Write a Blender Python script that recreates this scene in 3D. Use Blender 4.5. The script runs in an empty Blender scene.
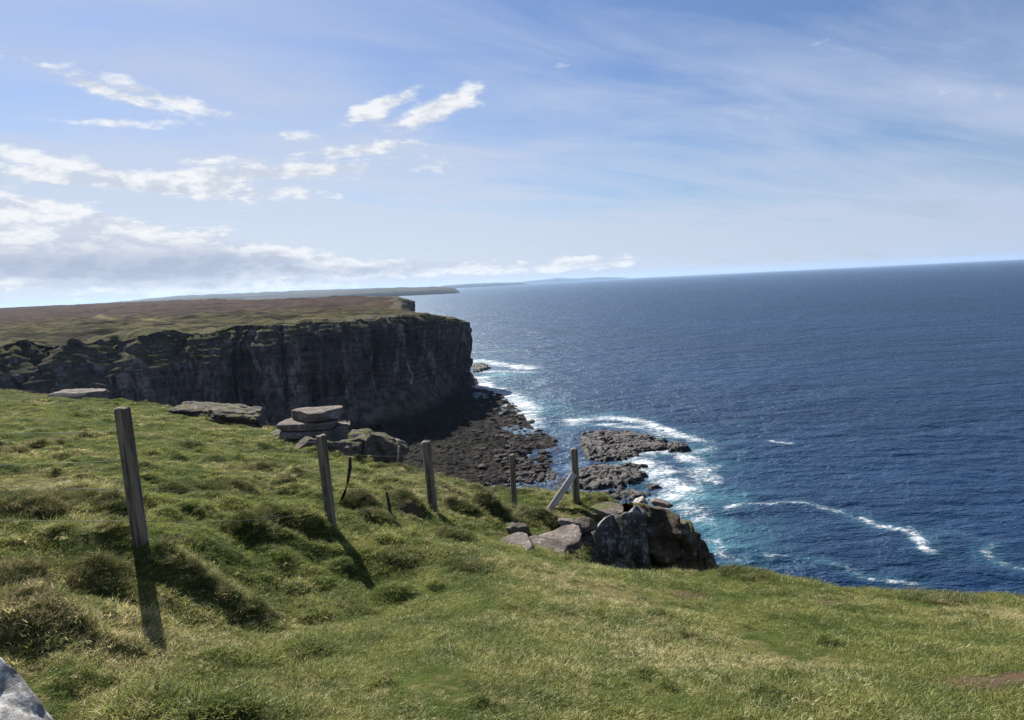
import bpy, math, random
import numpy as np
from mathutils import Vector, Matrix

random.seed(7)
rng = np.random.default_rng(7)
scene = bpy.context.scene
COL = scene.collection
W, H = 1024, 720
LENS = 24.0
F = LENS / 36.0 * W
CAMZ = 70.0
PITCH = math.atan(76.9 / F)
ROLL = math.radians(2.78)

# ------------------------------------------------------------------ camera
fwd = np.array([0, math.cos(PITCH), -math.sin(PITCH)])
r0 = np.array([1.0, 0, 0])
u0 = np.array([0, math.sin(PITCH), math.cos(PITCH)])
right = r0 * math.cos(ROLL) - u0 * math.sin(ROLL)
up = u0 * math.cos(ROLL) + r0 * math.sin(ROLL)
CAM = np.array([0, 0, CAMZ])


def ray(px, py):
    """direction seen at a photo position (used to measure the place)"""
    return fwd + right * (px - 512) / F - up * (py - 360) / F


def at(px, py, y):
    d = ray(px, py)
    return CAM + d * (y / d[1])


def onz(px, py, z=0.0):
    d = ray(px, py)
    return CAM + d * ((z - CAMZ) / d[2])


def azel(px, py):
    d = ray(px, py)
    d = d / np.linalg.norm(d)
    return math.atan2(d[0], d[1]), math.asin(d[2])


cam_d = bpy.data.cameras.new("camera")
cam = bpy.data.objects.new("camera", cam_d)
COL.objects.link(cam)
M = Matrix(((right[0], up[0], -fwd[0], CAM[0]), (right[1], up[1], -fwd[1], CAM[1]),
            (right[2], up[2], -fwd[2], CAM[2]), (0, 0, 0, 1)))
cam.matrix_world = M
cam_d.lens = LENS
cam_d.sensor_width = 36
cam_d.clip_start = 0.05
cam_d.clip_end = 200000
scene.camera = cam

# ------------------------------------------------------------------ noise
_perm = np.random.default_rng(11).permutation(512).astype(np.int64)
_perm = np.concatenate([_perm, _perm, _perm])
_g3 = np.random.default_rng(5).normal(size=(512, 3))
_g3 /= np.linalg.norm(_g3, axis=1)[:, None]


def noise3(x, y, z):
    x, y, z = np.broadcast_arrays(np.asarray(x, float), np.asarray(y, float), np.asarray(z, float))
    xi, yi, zi = np.floor(x).astype(int), np.floor(y).astype(int), np.floor(z).astype(int)
    xf, yf, zf = x - xi, y - yi, z - zi
    s = lambda t: t * t * t * (t * (t * 6 - 15) + 10)
    u, v, w = s(xf), s(yf), s(zf)
    out = 0
    for dx in (0, 1):
        for dy in (0, 1):
            for dz in (0, 1):
                h = _perm[_perm[_perm[(xi + dx) & 511] + ((yi + dy) & 511)] + ((zi + dz) & 511)]
                g = _g3[h]
                d = g[..., 0] * (xf - dx) + g[..., 1] * (yf - dy) + g[..., 2] * (zf - dz)
                out = out + d * (u if dx else 1 - u) * (v if dy else 1 - v) * (w if dz else 1 - w)
    return out


def fbm(x, y, z=0.0, octv=4, gain=0.5):
    a, f, t = 1.0, 1.0, 0
    for i in range(octv):
        t = t + a * noise3(x * f + 17.3 * i, y * f + 5.1 * i, np.asarray(z) * f + 3.7 * i)
        a *= gain
        f *= 2.03
    return t


def sstep(a, b, x):
    t = np.clip((x - a) / (b - a), 0, 1)
    return t * t * (3 - 2 * t)


# ------------------------------------------------------------------ mesh helpers
def link(name, verts, faces, mat=None, parent=None, smooth=True, attrs=None):
    me = bpy.data.meshes.new(name)
    verts = np.asarray(verts, dtype=np.float32)
    if isinstance(faces, np.ndarray):
        n, k = faces.shape
        me.vertices.add(len(verts))
        me.vertices.foreach_set("co", verts.ravel())
        me.loops.add(n * k)
        me.loops.foreach_set("vertex_index", faces.astype(np.int32).ravel())
        me.polygons.add(n)
        me.polygons.foreach_set("loop_start", np.arange(0, n * k, k, dtype=np.int32))
        me.polygons.foreach_set("loop_total", np.full(n, k, dtype=np.int32))
        me.update(calc_edges=True)
        me.validate()
    else:
        me.from_pydata([tuple(map(float, v)) for v in verts], [], faces)
        me.update()
    if smooth:
        me.polygons.foreach_set("use_smooth", [True] * len(me.polygons))
    for an, av in (attrs or {}).items():
        a = me.attributes.new(an, 'FLOAT', 'POINT')
        a.data.foreach_set("value", np.asarray(av, dtype=np.float32))
    if mat:
        me.materials.append(mat)
    o = bpy.data.objects.new(name, me)
    COL.objects.link(o)
    if parent:
        o.parent = parent
    return o


def tag(o, label=None, cat=None, group=None, kind=None):
    if label:
        o["label"] = label
    if cat:
        o["category"] = cat
    if group:
        o["group"] = group
    if kind:
        o["kind"] = kind
    return o


def grid_faces(nu, nv, mask=None):
    i = np.arange(nu * nv).reshape(nu, nv)
    f = np.stack([i[:-1, :-1], i[1:, :-1], i[1:, 1:], i[:-1, 1:]], -1).reshape(-1, 4)
    if mask is not None:
        m = mask.reshape(-1)
        f = f[m[f].all(1)]
    return f


def compact(verts, faces, attrs):
    used = np.zeros(len(verts), bool)
    used[faces.ravel()] = True
    idx = np.cumsum(used) - 1
    return verts[used], idx[faces], {k: v[used] for k, v in attrs.items()}


# ------------------------------------------------------------------ node helper
class G:
    def __init__(self, tree):
        self.t = tree
        self.t.nodes.clear()

    def n(self, typ, props=None, **inp):
        nd = self.t.nodes.new(typ)
        for k, v in (props or {}).items():
            setattr(nd, k, v)
        for k, v in inp.items():
            key = int(k[1:]) if k[0] == '_' and k[1:].isdigit() else k.replace('_', ' ')
            self.set(nd, key, v)
        return nd

    def set(self, nd, key, v):
        s = nd.inputs[key]
        if hasattr(v, 'node') or isinstance(v, bpy.types.NodeSocket):
            self.t.links.new(v, s)
        elif isinstance(v, bpy.types.Node):
            self.t.links.new(v.outputs[0], s)
        else:
            if hasattr(s, 'default_value') and isinstance(v, (tuple, list)) and s.type == 'RGBA' and len(v) == 3:
                v = (*v, 1)
            s.default_value = v

    def m(self, op, a, b=None, c=None, clamp=False):
        nd = self.n('ShaderNodeMath', dict(operation=op, use_clamp=clamp))
        self.set(nd, 0, a)
        if b is not None:
            self.set(nd, 1, b)
        if c is not None:
            self.set(nd, 2, c)
        return nd.outputs[0]

    def vm(self, op, a, b=None):
        nd = self.n('ShaderNodeVectorMath', dict(operation=op))
        self.set(nd, 0, a)
        if b is not None:
            self.set(nd, 1, b)
        return nd.outputs[0] if op not in ('LENGTH', 'DOT_PRODUCT') else nd.outputs[1]

    def scalev(self, v, s):
        return self.vm('MULTIPLY', v, s)

    def noise(self, vec, scale, detail=4, rough=0.55, dist=0.0):
        nd = self.n('ShaderNodeTexNoise', Vector=vec, Scale=scale, Detail=detail, Roughness=rough, Distortion=dist)
        return nd.outputs[0]

    def ss(self, x, a, b):
        nd = self.n('ShaderNodeMapRange', dict(interpolation_type='SMOOTHSTEP'))
        for k, v in ((0, x), (1, a), (2, b), (3, 0.0), (4, 1.0)):
            self.set(nd, k, v)
        return nd.outputs[0]

    def mix(self, f, a, b, blend='MIX'):
        nd = self.n('ShaderNodeMix', dict(data_type='RGBA', blend_type=blend))
        self.set(nd, 0, f)
        self.set(nd, 6, a)
        self.set(nd, 7, b)
        return nd.outputs[2]

    def attr(self, name):
        return self.n('ShaderNodeAttribute', dict(attribute_name=name)).outputs['Fac']

    def pos(self):
        return self.n('ShaderNodeNewGeometry').outputs['Position']

    def bump(self, h, strength, dist, normal=None):
        nd = self.n('ShaderNodeBump', Strength=strength, Distance=dist, Height=h)
        if normal is not None:
            self.set(nd, 'Normal', normal)
        return nd.outputs[0]

    def surf(self, color, rough=0.9, normal=None, spec=0.3, **kw):
        p = self.n('ShaderNodeBsdfPrincipled', Base_Color=color, Roughness=rough)
        self.set(p, 'Specular IOR Level', spec)
        if normal is not None:
            self.set(p, 'Normal', normal)
        for k, v in kw.items():
            self.set(p, k.replace('_', ' '), v)
        return p.outputs[0]

    def out(self, s, vol=False):
        o = self.n('ShaderNodeOutputMaterial')
        self.t.links.new(s, o.inputs[1 if vol else 0])


def mat(name):
    m = bpy.data.materials.new(name)
    m.use_nodes = True
    return m, G(m.node_tree)


# ------------------------------------------------------------------ materials
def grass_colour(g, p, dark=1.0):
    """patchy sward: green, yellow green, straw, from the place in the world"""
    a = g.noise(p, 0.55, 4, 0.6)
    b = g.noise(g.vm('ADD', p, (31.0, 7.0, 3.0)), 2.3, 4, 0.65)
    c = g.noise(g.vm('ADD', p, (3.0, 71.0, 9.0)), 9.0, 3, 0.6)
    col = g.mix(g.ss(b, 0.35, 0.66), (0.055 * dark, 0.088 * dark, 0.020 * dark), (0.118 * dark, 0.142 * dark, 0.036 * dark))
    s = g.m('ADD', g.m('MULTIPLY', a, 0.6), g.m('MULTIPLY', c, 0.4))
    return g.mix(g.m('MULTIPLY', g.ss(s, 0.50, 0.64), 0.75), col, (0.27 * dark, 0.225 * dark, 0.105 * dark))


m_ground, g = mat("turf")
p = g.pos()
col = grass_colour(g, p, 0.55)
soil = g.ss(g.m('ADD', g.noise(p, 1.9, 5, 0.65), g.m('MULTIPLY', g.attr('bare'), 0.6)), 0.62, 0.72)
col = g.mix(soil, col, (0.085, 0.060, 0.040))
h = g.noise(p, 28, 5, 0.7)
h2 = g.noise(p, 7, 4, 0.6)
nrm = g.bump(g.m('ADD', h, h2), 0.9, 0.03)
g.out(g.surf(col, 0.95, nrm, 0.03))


def blade_mat(name, ca, cb, cs, straw_lo, straw_hi, trans=0.45):
    m, g = mat(name)
    p = g.pos()
    inst = g.n('ShaderNodeObjectInfo').outputs['Random']
    a = g.noise(p, 0.55, 4, 0.6)
    b = g.noise(g.vm('ADD', p, (31.0, 7.0, 3.0)), 2.3, 4, 0.65)
    c = g.noise(g.vm('ADD', p, (3.0, 71.0, 9.0)), 9.0, 3, 0.6)
    col = g.mix(g.ss(b, 0.35, 0.66), ca, cb)
    s = g.m('ADD', g.m('MULTIPLY', a, 0.6), g.m('MULTIPLY', c, 0.4))
    s = g.m('ADD', s, g.m('MULTIPLY', g.m('SUBTRACT', inst, 0.5), 0.16))
    col = g.mix(g.ss(s, straw_lo, straw_hi), col, cs)
    v = g.m('ADD', 0.7, g.m('MULTIPLY', inst, 0.6))
    col = g.n('ShaderNodeVectorMath', dict(operation='SCALE'), _0=col)
    g.set(col, 'Scale', v)
    col = col.outputs[0]
    d = g.n('ShaderNodeBsdfDiffuse', Color=col).outputs[0]
    t = g.n('ShaderNodeBsdfTranslucent', Color=col).outputs[0]
    gl = g.n('ShaderNodeBsdfGlossy', Color=(0.5, 0.5, 0.45), Roughness=0.45).outputs[0]
    x = g.n('ShaderNodeMixShader', _0=trans, _1=d, _2=t).outputs[0]
    y = g.n('ShaderNodeMixShader', _0=0.035, _1=x, _2=gl).outputs[0]
    g.out(y)
    return m


m_blade = blade_mat("short_grass", (0.124, 0.156, 0.038), (0.240, 0.250, 0.074), (0.44, 0.39, 0.20), 0.52, 0.66)
m_tuss = blade_mat("long_grass", (0.100, 0.115, 0.038), (0.16, 0.16, 0.06), (0.34, 0.285, 0.155), 0.52, 0.66, 0.25)


def rock_mat(name, base, base2, lichen, lichen_amt, moss=0.0, strata=2.0, bump=0.05, scale=1.0, orange=0.0):
    m, g = mat(name)
    p = g.pos()
    ps = g.vm('MULTIPLY', p, (scale, scale, scale))
    a = g.noise(ps, 1.6, 6, 0.62, 0.4)
    b = g.noise(g.vm('ADD', ps, (9.0, 2.0, 5.0)), 7.0, 5, 0.65)
    st = g.noise(g.vm('MULTIPLY', ps, (0.35, 0.35, 6.0 * strata)), 1.5, 4, 0.6)
    col = g.mix(g.ss(a, 0.35, 0.65), base, base2)
    col = g.mix(g.m('MULTIPLY', g.ss(st, 0.5, 0.68), 0.5), col, tuple(c * 0.45 for c in base))
    lz = g.ss(g.m('ADD', b, g.m('MULTIPLY', a, 0.5)), 0.86 - lichen_amt, 0.98 - lichen_amt)
    col = g.mix(lz, col, lichen)
    if orange:
        oz = g.ss(g.noise(g.vm('ADD', ps, (1.0, 22.0, 4.0)), 3.4, 5, 0.6), 0.62 - orange, 0.7 - orange)
        col = g.mix(g.m('MULTIPLY', oz, 0.8), col, (0.26, 0.13, 0.045))
    if moss:
        nz = g.n('ShaderNodeSeparateXYZ', _0=g.n('ShaderNodeNewGeometry').outputs['Normal']).outputs[2]
        mz = g.m('MULTIPLY', g.ss(nz, 0.45, 0.8), g.ss(g.noise(g.vm('ADD', ps, (5.0, 5.0, 40.0)), 2.2, 4, 0.6), 0.62 - moss, 0.72 - moss))
        col = g.mix(mz, col, (0.10, 0.115, 0.035))
    hgt = g.m('ADD', g.m('ADD', b, g.m('MULTIPLY', st, 0.9)), g.noise(ps, 26.0, 4, 0.7))
    nrm = g.bump(hgt, 0.9, bump / scale)
    g.out(g.surf(col, 0.88, nrm, 0.10))
    return m


m_slab = rock_mat("sandstone_slab", (0.105, 0.088, 0.076), (0.175, 0.148, 0.13), (0.28, 0.26, 0.24), 0.05, 0.0, 1.5, 0.04, 2.0)
m_slab_moss = rock_mat("mossy_sandstone", (0.060, 0.051, 0.044), (0.13, 0.108, 0.092), (0.24, 0.22, 0.20), 0.03, 0.11, 1.5, 0.05, 1.5)
m_lichen = rock_mat("lichen_rock", (0.16, 0.152, 0.146), (0.29, 0.28, 0.265), (0.44, 0.43, 0.41), 0.12, 0.0, 0.3, 0.02, 5.0)
m_outcrop = rock_mat("outcrop_rock", (0.060, 0.050, 0.042), (0.135, 0.108, 0.084), (0.24, 0.23, 0.21), 0.04, 0.08, 1.2, 0.07, 1.2, 0.02)
m_outcrop_pale = rock_mat("lichen_grey_outcrop", (0.062, 0.056, 0.052), (0.128, 0.120, 0.116), (0.28, 0.28, 0.285), 0.11, 0.02, 0.6, 0.05, 1.8, 0.0)
m_boulder = rock_mat("shore_boulder_rock", (0.040, 0.034, 0.031), (0.14, 0.115, 0.10), (0.24, 0.215, 0.20), 0.06, 0.0, 0.4, 0.3, 0.35)
m_shore = rock_mat("wet_shore_rock", (0.016, 0.014, 0.013), (0.058, 0.047, 0.041), (0.13, 0.115, 0.10), 0.02, 0.0, 0.4, 0.5, 0.12)

m_shelf, g = mat("tidal_shelf_rock")
geo = g.n('ShaderNodeNewGeometry')
p = geo.outputs['Position']
nz = g.n('ShaderNodeSeparateXYZ', _0=geo.outputs['True Normal']).outputs[2]
pz = g.n('ShaderNodeSeparateXYZ', _0=p).outputs[2]
a = g.noise(g.vm('MULTIPLY', p, (0.22, 0.55, 0.5)), 1.0, 6, 0.68, 0.5)
b = g.noise(p, 1.1, 5, 0.7)
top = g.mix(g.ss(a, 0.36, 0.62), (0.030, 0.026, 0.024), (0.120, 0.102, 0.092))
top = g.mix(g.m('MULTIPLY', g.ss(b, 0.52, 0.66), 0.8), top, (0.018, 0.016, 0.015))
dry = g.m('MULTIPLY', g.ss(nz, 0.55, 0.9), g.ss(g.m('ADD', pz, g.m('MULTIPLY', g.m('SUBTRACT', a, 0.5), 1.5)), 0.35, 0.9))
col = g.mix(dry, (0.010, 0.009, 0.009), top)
nrm = g.bump(g.m('ADD', a, g.m('MULTIPLY', b, 0.7)), 1.0, 0.9)
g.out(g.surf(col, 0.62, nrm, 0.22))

# cliff
m_cliff, g = mat("cliff_sandstone")
geo = g.n('ShaderNodeNewGeometry')
p = geo.outputs['Position']
nz = g.n('ShaderNodeSeparateXYZ', _0=geo.outputs['Normal']).outputs[2]
st = g.noise(g.vm('MULTIPLY', p, (0.012, 0.012, 0.55)), 1.0, 5, 0.62)
streak = g.noise(g.vm('MULTIPLY', p, (0.11, 0.11, 0.040)), 1.0, 5, 0.68)
blot = g.noise(p, 0.035, 5, 0.6)
fine = g.noise(p, 0.55, 5, 0.7)
col = g.mix(g.ss(g.m('ADD', g.m('MULTIPLY', st, 0.5), g.m('MULTIPLY', blot, 0.5)), 0.40, 0.60), (0.058, 0.049, 0.046), (0.135, 0.108, 0.098))
col = g.mix(g.m('MULTIPLY', g.ss(streak, 0.50, 0.64), 0.85), col, (0.27, 0.225, 0.215))
crk = g.noise(g.vm('MULTIPLY', p, (0.30, 0.30, 0.10)), 1.0, 6, 0.7, 0.6)
col = g.mix(g.m('MULTIPLY', g.ss(crk, 0.47, 0.60), 0.75), col, (0.024, 0.021, 0.022))
col = g.mix(g.m('MULTIPLY', g.ss(fine, 0.5, 0.66), 0.6), col, (0.028, 0.025, 0.025))
col = g.mix(g.m('MULTIPLY', g.ss(blot, 0.55, 0.7), 0.5), col, (0.060, 0.066, 0.040))
bed = g.noise(g.vm('MULTIPLY', p, (0.02, 0.02, 0.75)), 1.0, 4, 0.6, 0.3)
col = g.mix(g.m('MULTIPLY', g.ss(bed, 0.53, 0.62), 0.5), col, (0.022, 0.020, 0.021))
stain = g.attr('stain')
col = g.mix(g.m('MULTIPLY', stain, g.ss(g.noise(g.vm('MULTIPLY', p, (0.9, 0.9, 0.06)), 1.0, 4, 0.6), 0.36, 0.6)), col, (0.42, 0.42, 0.42))
gr = g.m('MULTIPLY', g.ss(g.m('ADD', nz, g.m('MULTIPLY', g.m('SUBTRACT', fine, 0.5), 0.5)), 0.52, 0.78), g.attr('turf'))
gcol = g.mix(g.ss(blot, 0.35, 0.65), (0.040, 0.046, 0.016), (0.088, 0.084, 0.032))
col = g.mix(gr, col, gcol)
hh = g.m('ADD', g.m('MULTIPLY', st, 1.2), g.m('ADD', fine, g.m('MULTIPLY', streak, 0.6)))
nrm = g.bump(hh, 0.9, 1.6)
g.out(g.surf(col, 0.95, nrm, 0.05))

# plateau moor
m_moor, g = mat("moor_turf")
p = g.pos()
sep = g.n('ShaderNodeSeparateXYZ', _0=p)
blot = g.noise(g.vm('MULTIPLY', p, (0.012, 0.02, 0.02)), 1.0, 6, 0.62)
fine = g.noise(g.vm('MULTIPLY', p, (0.05, 0.11, 0.1)), 1.0, 5, 0.65)
grass = g.mix(g.ss(fine, 0.42, 0.60), (0.017, 0.016, 0.0075), (0.066, 0.058, 0.024))
heath = g.mix(g.ss(fine, 0.38, 0.62), (0.026, 0.015, 0.012), (0.056, 0.034, 0.026))
far = g.ss(g.m('ADD', sep.outputs[1], g.m('MULTIPLY', g.m('SUBTRACT', blot, 0.5), 900.0)), 480.0, 800.0)
col = g.mix(far, grass, heath)
col = g.mix(g.m('MULTIPLY', g.ss(blot, 0.52, 0.62), 0.75), col, (0.013, 0.011, 0.007))
col = g.mix(g.m('MULTIPLY', g.attr('track'), 0.7), col, (0.22, 0.20, 0.09))
nrm = g.bump(g.m('ADD', fine, blot), 1.0, 2.0)
g.out(g.surf(col, 0.95, nrm, 0.02))

# scree
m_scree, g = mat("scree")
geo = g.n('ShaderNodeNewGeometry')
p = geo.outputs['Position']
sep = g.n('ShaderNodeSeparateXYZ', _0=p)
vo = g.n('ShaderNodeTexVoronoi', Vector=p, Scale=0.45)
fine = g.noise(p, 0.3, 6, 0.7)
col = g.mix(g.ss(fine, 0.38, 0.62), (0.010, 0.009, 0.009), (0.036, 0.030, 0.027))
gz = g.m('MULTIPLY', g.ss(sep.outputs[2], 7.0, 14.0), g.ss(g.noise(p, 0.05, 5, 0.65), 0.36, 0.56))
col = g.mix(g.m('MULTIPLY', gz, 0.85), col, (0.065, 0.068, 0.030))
shade_col = g.mix(g.ss(fine, 0.40, 0.62), (0.008, 0.0075, 0.007), (0.024, 0.021, 0.016))  # shade below the cliff, painted into the scree colour away from the waterline
col = g.mix(g.m('MULTIPLY', g.attr('inland'), 0.9), col, shade_col)
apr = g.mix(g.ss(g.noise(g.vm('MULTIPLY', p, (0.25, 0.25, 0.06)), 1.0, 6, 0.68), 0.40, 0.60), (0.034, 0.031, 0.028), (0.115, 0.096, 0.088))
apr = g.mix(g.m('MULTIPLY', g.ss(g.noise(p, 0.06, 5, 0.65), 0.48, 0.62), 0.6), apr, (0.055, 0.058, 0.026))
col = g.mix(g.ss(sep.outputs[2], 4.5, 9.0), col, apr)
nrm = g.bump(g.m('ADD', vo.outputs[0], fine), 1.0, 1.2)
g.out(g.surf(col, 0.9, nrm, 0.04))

# distant land
def land_mat(name, a, b):
    m, g = mat(name)
    p = g.pos()
    n = g.noise(g.vm('MULTIPLY', p, (0.002, 0.002, 0.01)), 1.0, 5, 0.6)
    g.out(g.surf(g.mix(g.ss(n, 0.4, 0.6), a, b), 0.95, None, 0.1))
    return m


m_far = land_mat("far_land", (0.016, 0.018, 0.014), (0.034, 0.033, 0.024))

# sea
m_sea, g = mat("sea_water")
p = g.pos()
foam, turq = g.attr('foam'), g.attr('turq')
w1 = g.noise(g.vm('MULTIPLY', p, (0.10, 0.17, 0.1)), 1.0, 4, 0.55, 0.3)
w2 = g.noise(g.vm('MULTIPLY', p, (0.45, 0.75, 0.4)), 1.0, 4, 0.6, 0.2)
big = g.noise(g.vm('MULTIPLY', p, (0.0022, 0.006, 0.01)), 1.0, 4, 0.6)
w0 = g.noise(g.vm('MULTIPLY', p, (0.016, 0.034, 0.03)), 1.0, 3, 0.5, 0.3)
hh = g.m('ADD', g.m('MULTIPLY', w0, 6.0), g.m('ADD', g.m('MULTIPLY', w1, 2.0), g.m('MULTIPLY', w2, 0.75)))
nrm = g.bump(hh, 1.0, 1.2)
deep = g.mix(g.ss(big, 0.35, 0.65), (0.0010, 0.0125, 0.041), (0.0022, 0.0195, 0.061))
tn = g.noise(p, 0.06, 4, 0.6)
col = g.mix(g.m('MULTIPLY', turq, g.ss(tn, 0.3, 0.6)), deep, (0.045, 0.15, 0.18))
lace = g.noise(p, 0.30, 7, 0.80, 1.8)
lace2 = g.noise(g.vm('MULTIPLY', p, (0.07, 0.11, 0.1)), 1.0, 5, 0.65, 0.8)
fm = g.m('ADD', g.m('MULTIPLY', lace, 0.55), g.m('MULTIPLY', lace2, 0.45))
fmask = g.m('MULTIPLY', g.ss(g.m('ADD', fm, g.m('MULTIPLY', foam, 0.36)), 0.745, 0.96), 0.80)
wc = g.m('MULTIPLY', g.ss(g.noise(g.vm('MULTIPLY', p, (0.05, 0.11, 0.1)), 1.0, 5, 0.7, 0.5), 0.735, 0.775), 0.5)
fmask = g.m('MAXIMUM', fmask, wc)
col = g.mix(fmask, col, (0.80, 0.82, 0.83))
dif = g.n('ShaderNodeBsdfDiffuse', Color=col, Normal=nrm).outputs[0]
gls = g.n('ShaderNodeBsdfGlossy', Color=(0.78, 0.91, 1.0), Roughness=0.32, Normal=nrm).outputs[0]
fr = g.n('ShaderNodeFresnel', IOR=1.33, Normal=nrm).outputs[0]
fr = g.m('MULTIPLY', g.m('MINIMUM', g.m('MULTIPLY', fr, 0.60), 0.25), g.m('SUBTRACT', 1.0, fmask))
g.out(g.n('ShaderNodeMixShader', _0=fr, _1=dif, _2=gls).outputs[0])

# wood / wire
m_wood, g = mat("weathered_wood")
tc = g.n('ShaderNodeTexCoord').outputs['Object']
gr = g.noise(g.vm('MULTIPLY', tc, (30.0, 30.0, 1.6)), 1.0, 6, 0.65, 0.4)
bl = g.noise(tc, 6.0, 4, 0.6)
col = g.mix(g.ss(gr, 0.35, 0.65), (0.075, 0.058, 0.045), (0.205, 0.170, 0.138))
col = g.mix(g.m('MULTIPLY', g.ss(bl, 0.50, 0.62), 0.6), col, (0.17, 0.175, 0.125))
ck = g.ss(g.noise(g.vm('MULTIPLY', tc, (55.0, 55.0, 1.1)), 1.0, 3, 0.5), 0.62, 0.68)
col = g.mix(g.m('MULTIPLY', ck, 0.8), col, (0.03, 0.025, 0.02))
g.out(g.surf(col, 0.9, g.bump(g.m('SUBTRACT', gr, ck), 0.7, 0.008), 0.15))
m_pale, g = mat("bleached_wood")
tc = g.n('ShaderNodeTexCoord').outputs['Object']
gr = g.noise(g.vm('MULTIPLY', tc, (40.0, 40.0, 2.0)), 1.0, 6, 0.65, 0.4)
col = g.mix(g.ss(gr, 0.35, 0.65), (0.24, 0.215, 0.185), (0.44, 0.41, 0.37))
g.out(g.surf(col, 0.9, g.bump(gr, 0.6, 0.006), 0.15))
m_dark, g = mat("dark_driftwood")
tc = g.n('ShaderNodeTexCoord').outputs['Object']
gr = g.noise(g.vm('MULTIPLY', tc, (30.0, 30.0, 3.0)), 1.0, 5, 0.6)
g.out(g.surf(g.mix(gr, (0.02, 0.017, 0.015), (0.055, 0.045, 0.04)), 0.9, g.bump(gr, 0.6, 0.006), 0.15))
m_wire, g = mat("galvanised_wire")
gr = g.noise(g.pos(), 40.0, 3, 0.6)
g.out(g.surf(g.mix(gr, (0.055, 0.048, 0.044), (0.12, 0.112, 0.106)), 0.7, None, 0.4))

# ------------------------------------------------------------------ near headland ground
ctrl_px = [
    (-160, 720, 2.7), (0, 720, 2.75), (150, 720, 2.85), (256, 720, 2.7), (512, 720, 2.65), (768, 720, 2.72), (1024, 720, 2.8), (1250, 720, 2.8),
    (0, 640, 3.35), (155, 645, 3.95), (378, 650, 4.0), (512, 640, 4.2), (640, 640, 4.5), (768, 640, 4.8), (1024, 640, 4.9),
    (0, 600, 3.95), (70, 590, 4.5), (250, 600, 5.3), (378, 590, 6.15),
    (140, 546, 5.02), (0, 517, 6.0), (70, 512, 6.4), (0, 492, 7.4), (332, 530, 7.27), (250, 520, 7.0),
    (434, 515, 9.2), (515, 515, 11.4), (577, 505, 12.0),
    (0, 450, 12.0), (130, 450, 11.5), (250, 500, 8.4), (250, 460, 12.0), (380, 500, 8.9), (430, 480, 11.6), (340, 470, 11.5),
    (0, 410, 20.0), (150, 418, 18.5), (480, 500, 12.5),
    (460, 545, 7.6), (520, 560, 7.0), (500, 540, 8.6), (560, 545, 9.2), (512, 600, 5.3),
    (850, 610, 6.0), (640, 600, 6.0),
]
edge_px = [
    (-420, 402, 26.5), (-220, 396, 27), (-80, 391, 27), (0, 390, 26), (60, 396, 25), (130, 402, 24), (200, 412, 22), (250, 426, 20), (300, 434, 18),
    (345, 441, 17), (395, 463, 15.6), (440, 479, 14.8), (480, 487, 14), (540, 491, 13.6), (590, 493, 13.2), (622, 502, 12.6),
    (612, 514, 11.7), (588, 524, 11.0), (570, 540, 9.9), (572, 558, 8.6), (605, 569, 8.2), (640, 573, 8.0), (680, 571, 7.9), (720, 569, 7.8), (760, 573, 7.7), (800, 581, 7.6), (850, 586, 7.45),
    (900, 591, 7.3), (950, 592, 7.2), (1024, 596, 7.0), (1120, 604, 6.9), (1300, 622, 6.7), (1700, 665, 6.3),
]
edge3 = np.array([at(*e) for e in edge_px])
C = np.array([at(*c) for c in ctrl_px] + list(edge3) +
             [(0, 0, CAMZ - 1.62), (-2.5, 0.5, CAMZ - 1.45), (2.5, 0.5, CAMZ - 1.75), (-4, -6, CAMZ - 1.0), (5, -6, CAMZ - 1.5),
              (-14, -6, CAMZ - 0.6), (-14, 4, CAMZ - 1.2), (8, 0, CAMZ - 2.4)])


def tps_fit(C, lam=0.02):
    n = len(C)
    d = np.linalg.norm(C[:, None, :2] - C[None, :, :2], axis=2)
    K = np.where(d > 0, d * d * np.log(d + 1e-9), 0) + lam * np.eye(n)
    P_ = np.c_[np.ones(n), C[:, :2]]
    A = np.block([[K, P_], [P_.T, np.zeros((3, 3))]])
    return np.linalg.solve(A, np.r_[C[:, 2], 0, 0, 0])


wts = tps_fit(C)


def tps(x, y):
    out = wts[-3] + wts[-2] * x + wts[-1] * y
    for i in range(len(C)):
        d2 = (x - C[i, 0]) ** 2 + (y - C[i, 1]) ** 2
        out = out + wts[i] * 0.5 * d2 * np.log(d2 + 1e-12)
    return out


land_poly = np.vstack([edge3[:, :2], [(16, 2), (16, -9), (-34, -9), (-40, 10)]])


def sdf(x, y, poly):
    """distance to a closed outline, negative inside"""
    d = np.full(np.shape(x), 1e18)
    inside = np.zeros(np.shape(x), bool)
    n = len(poly)
    for i in range(n):
        ax, ay = poly[i]
        bx, by = poly[(i + 1) % n]
        ex, ey = bx - ax, by - ay
        t = np.clip(((x - ax) * ex + (y - ay) * ey) / (ex * ex + ey * ey + 1e-12), 0, 1)
        d = np.minimum(d, (x - ax - t * ex) ** 2 + (y - ay - t * ey) ** 2)
        c = ((ay > y) != (by > y)) & (x < ex * (y - ay) / (by - ay + 1e-15) + ax)
        inside ^= c
    return np.sqrt(d) * np.where(inside, -1, 1)


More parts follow.
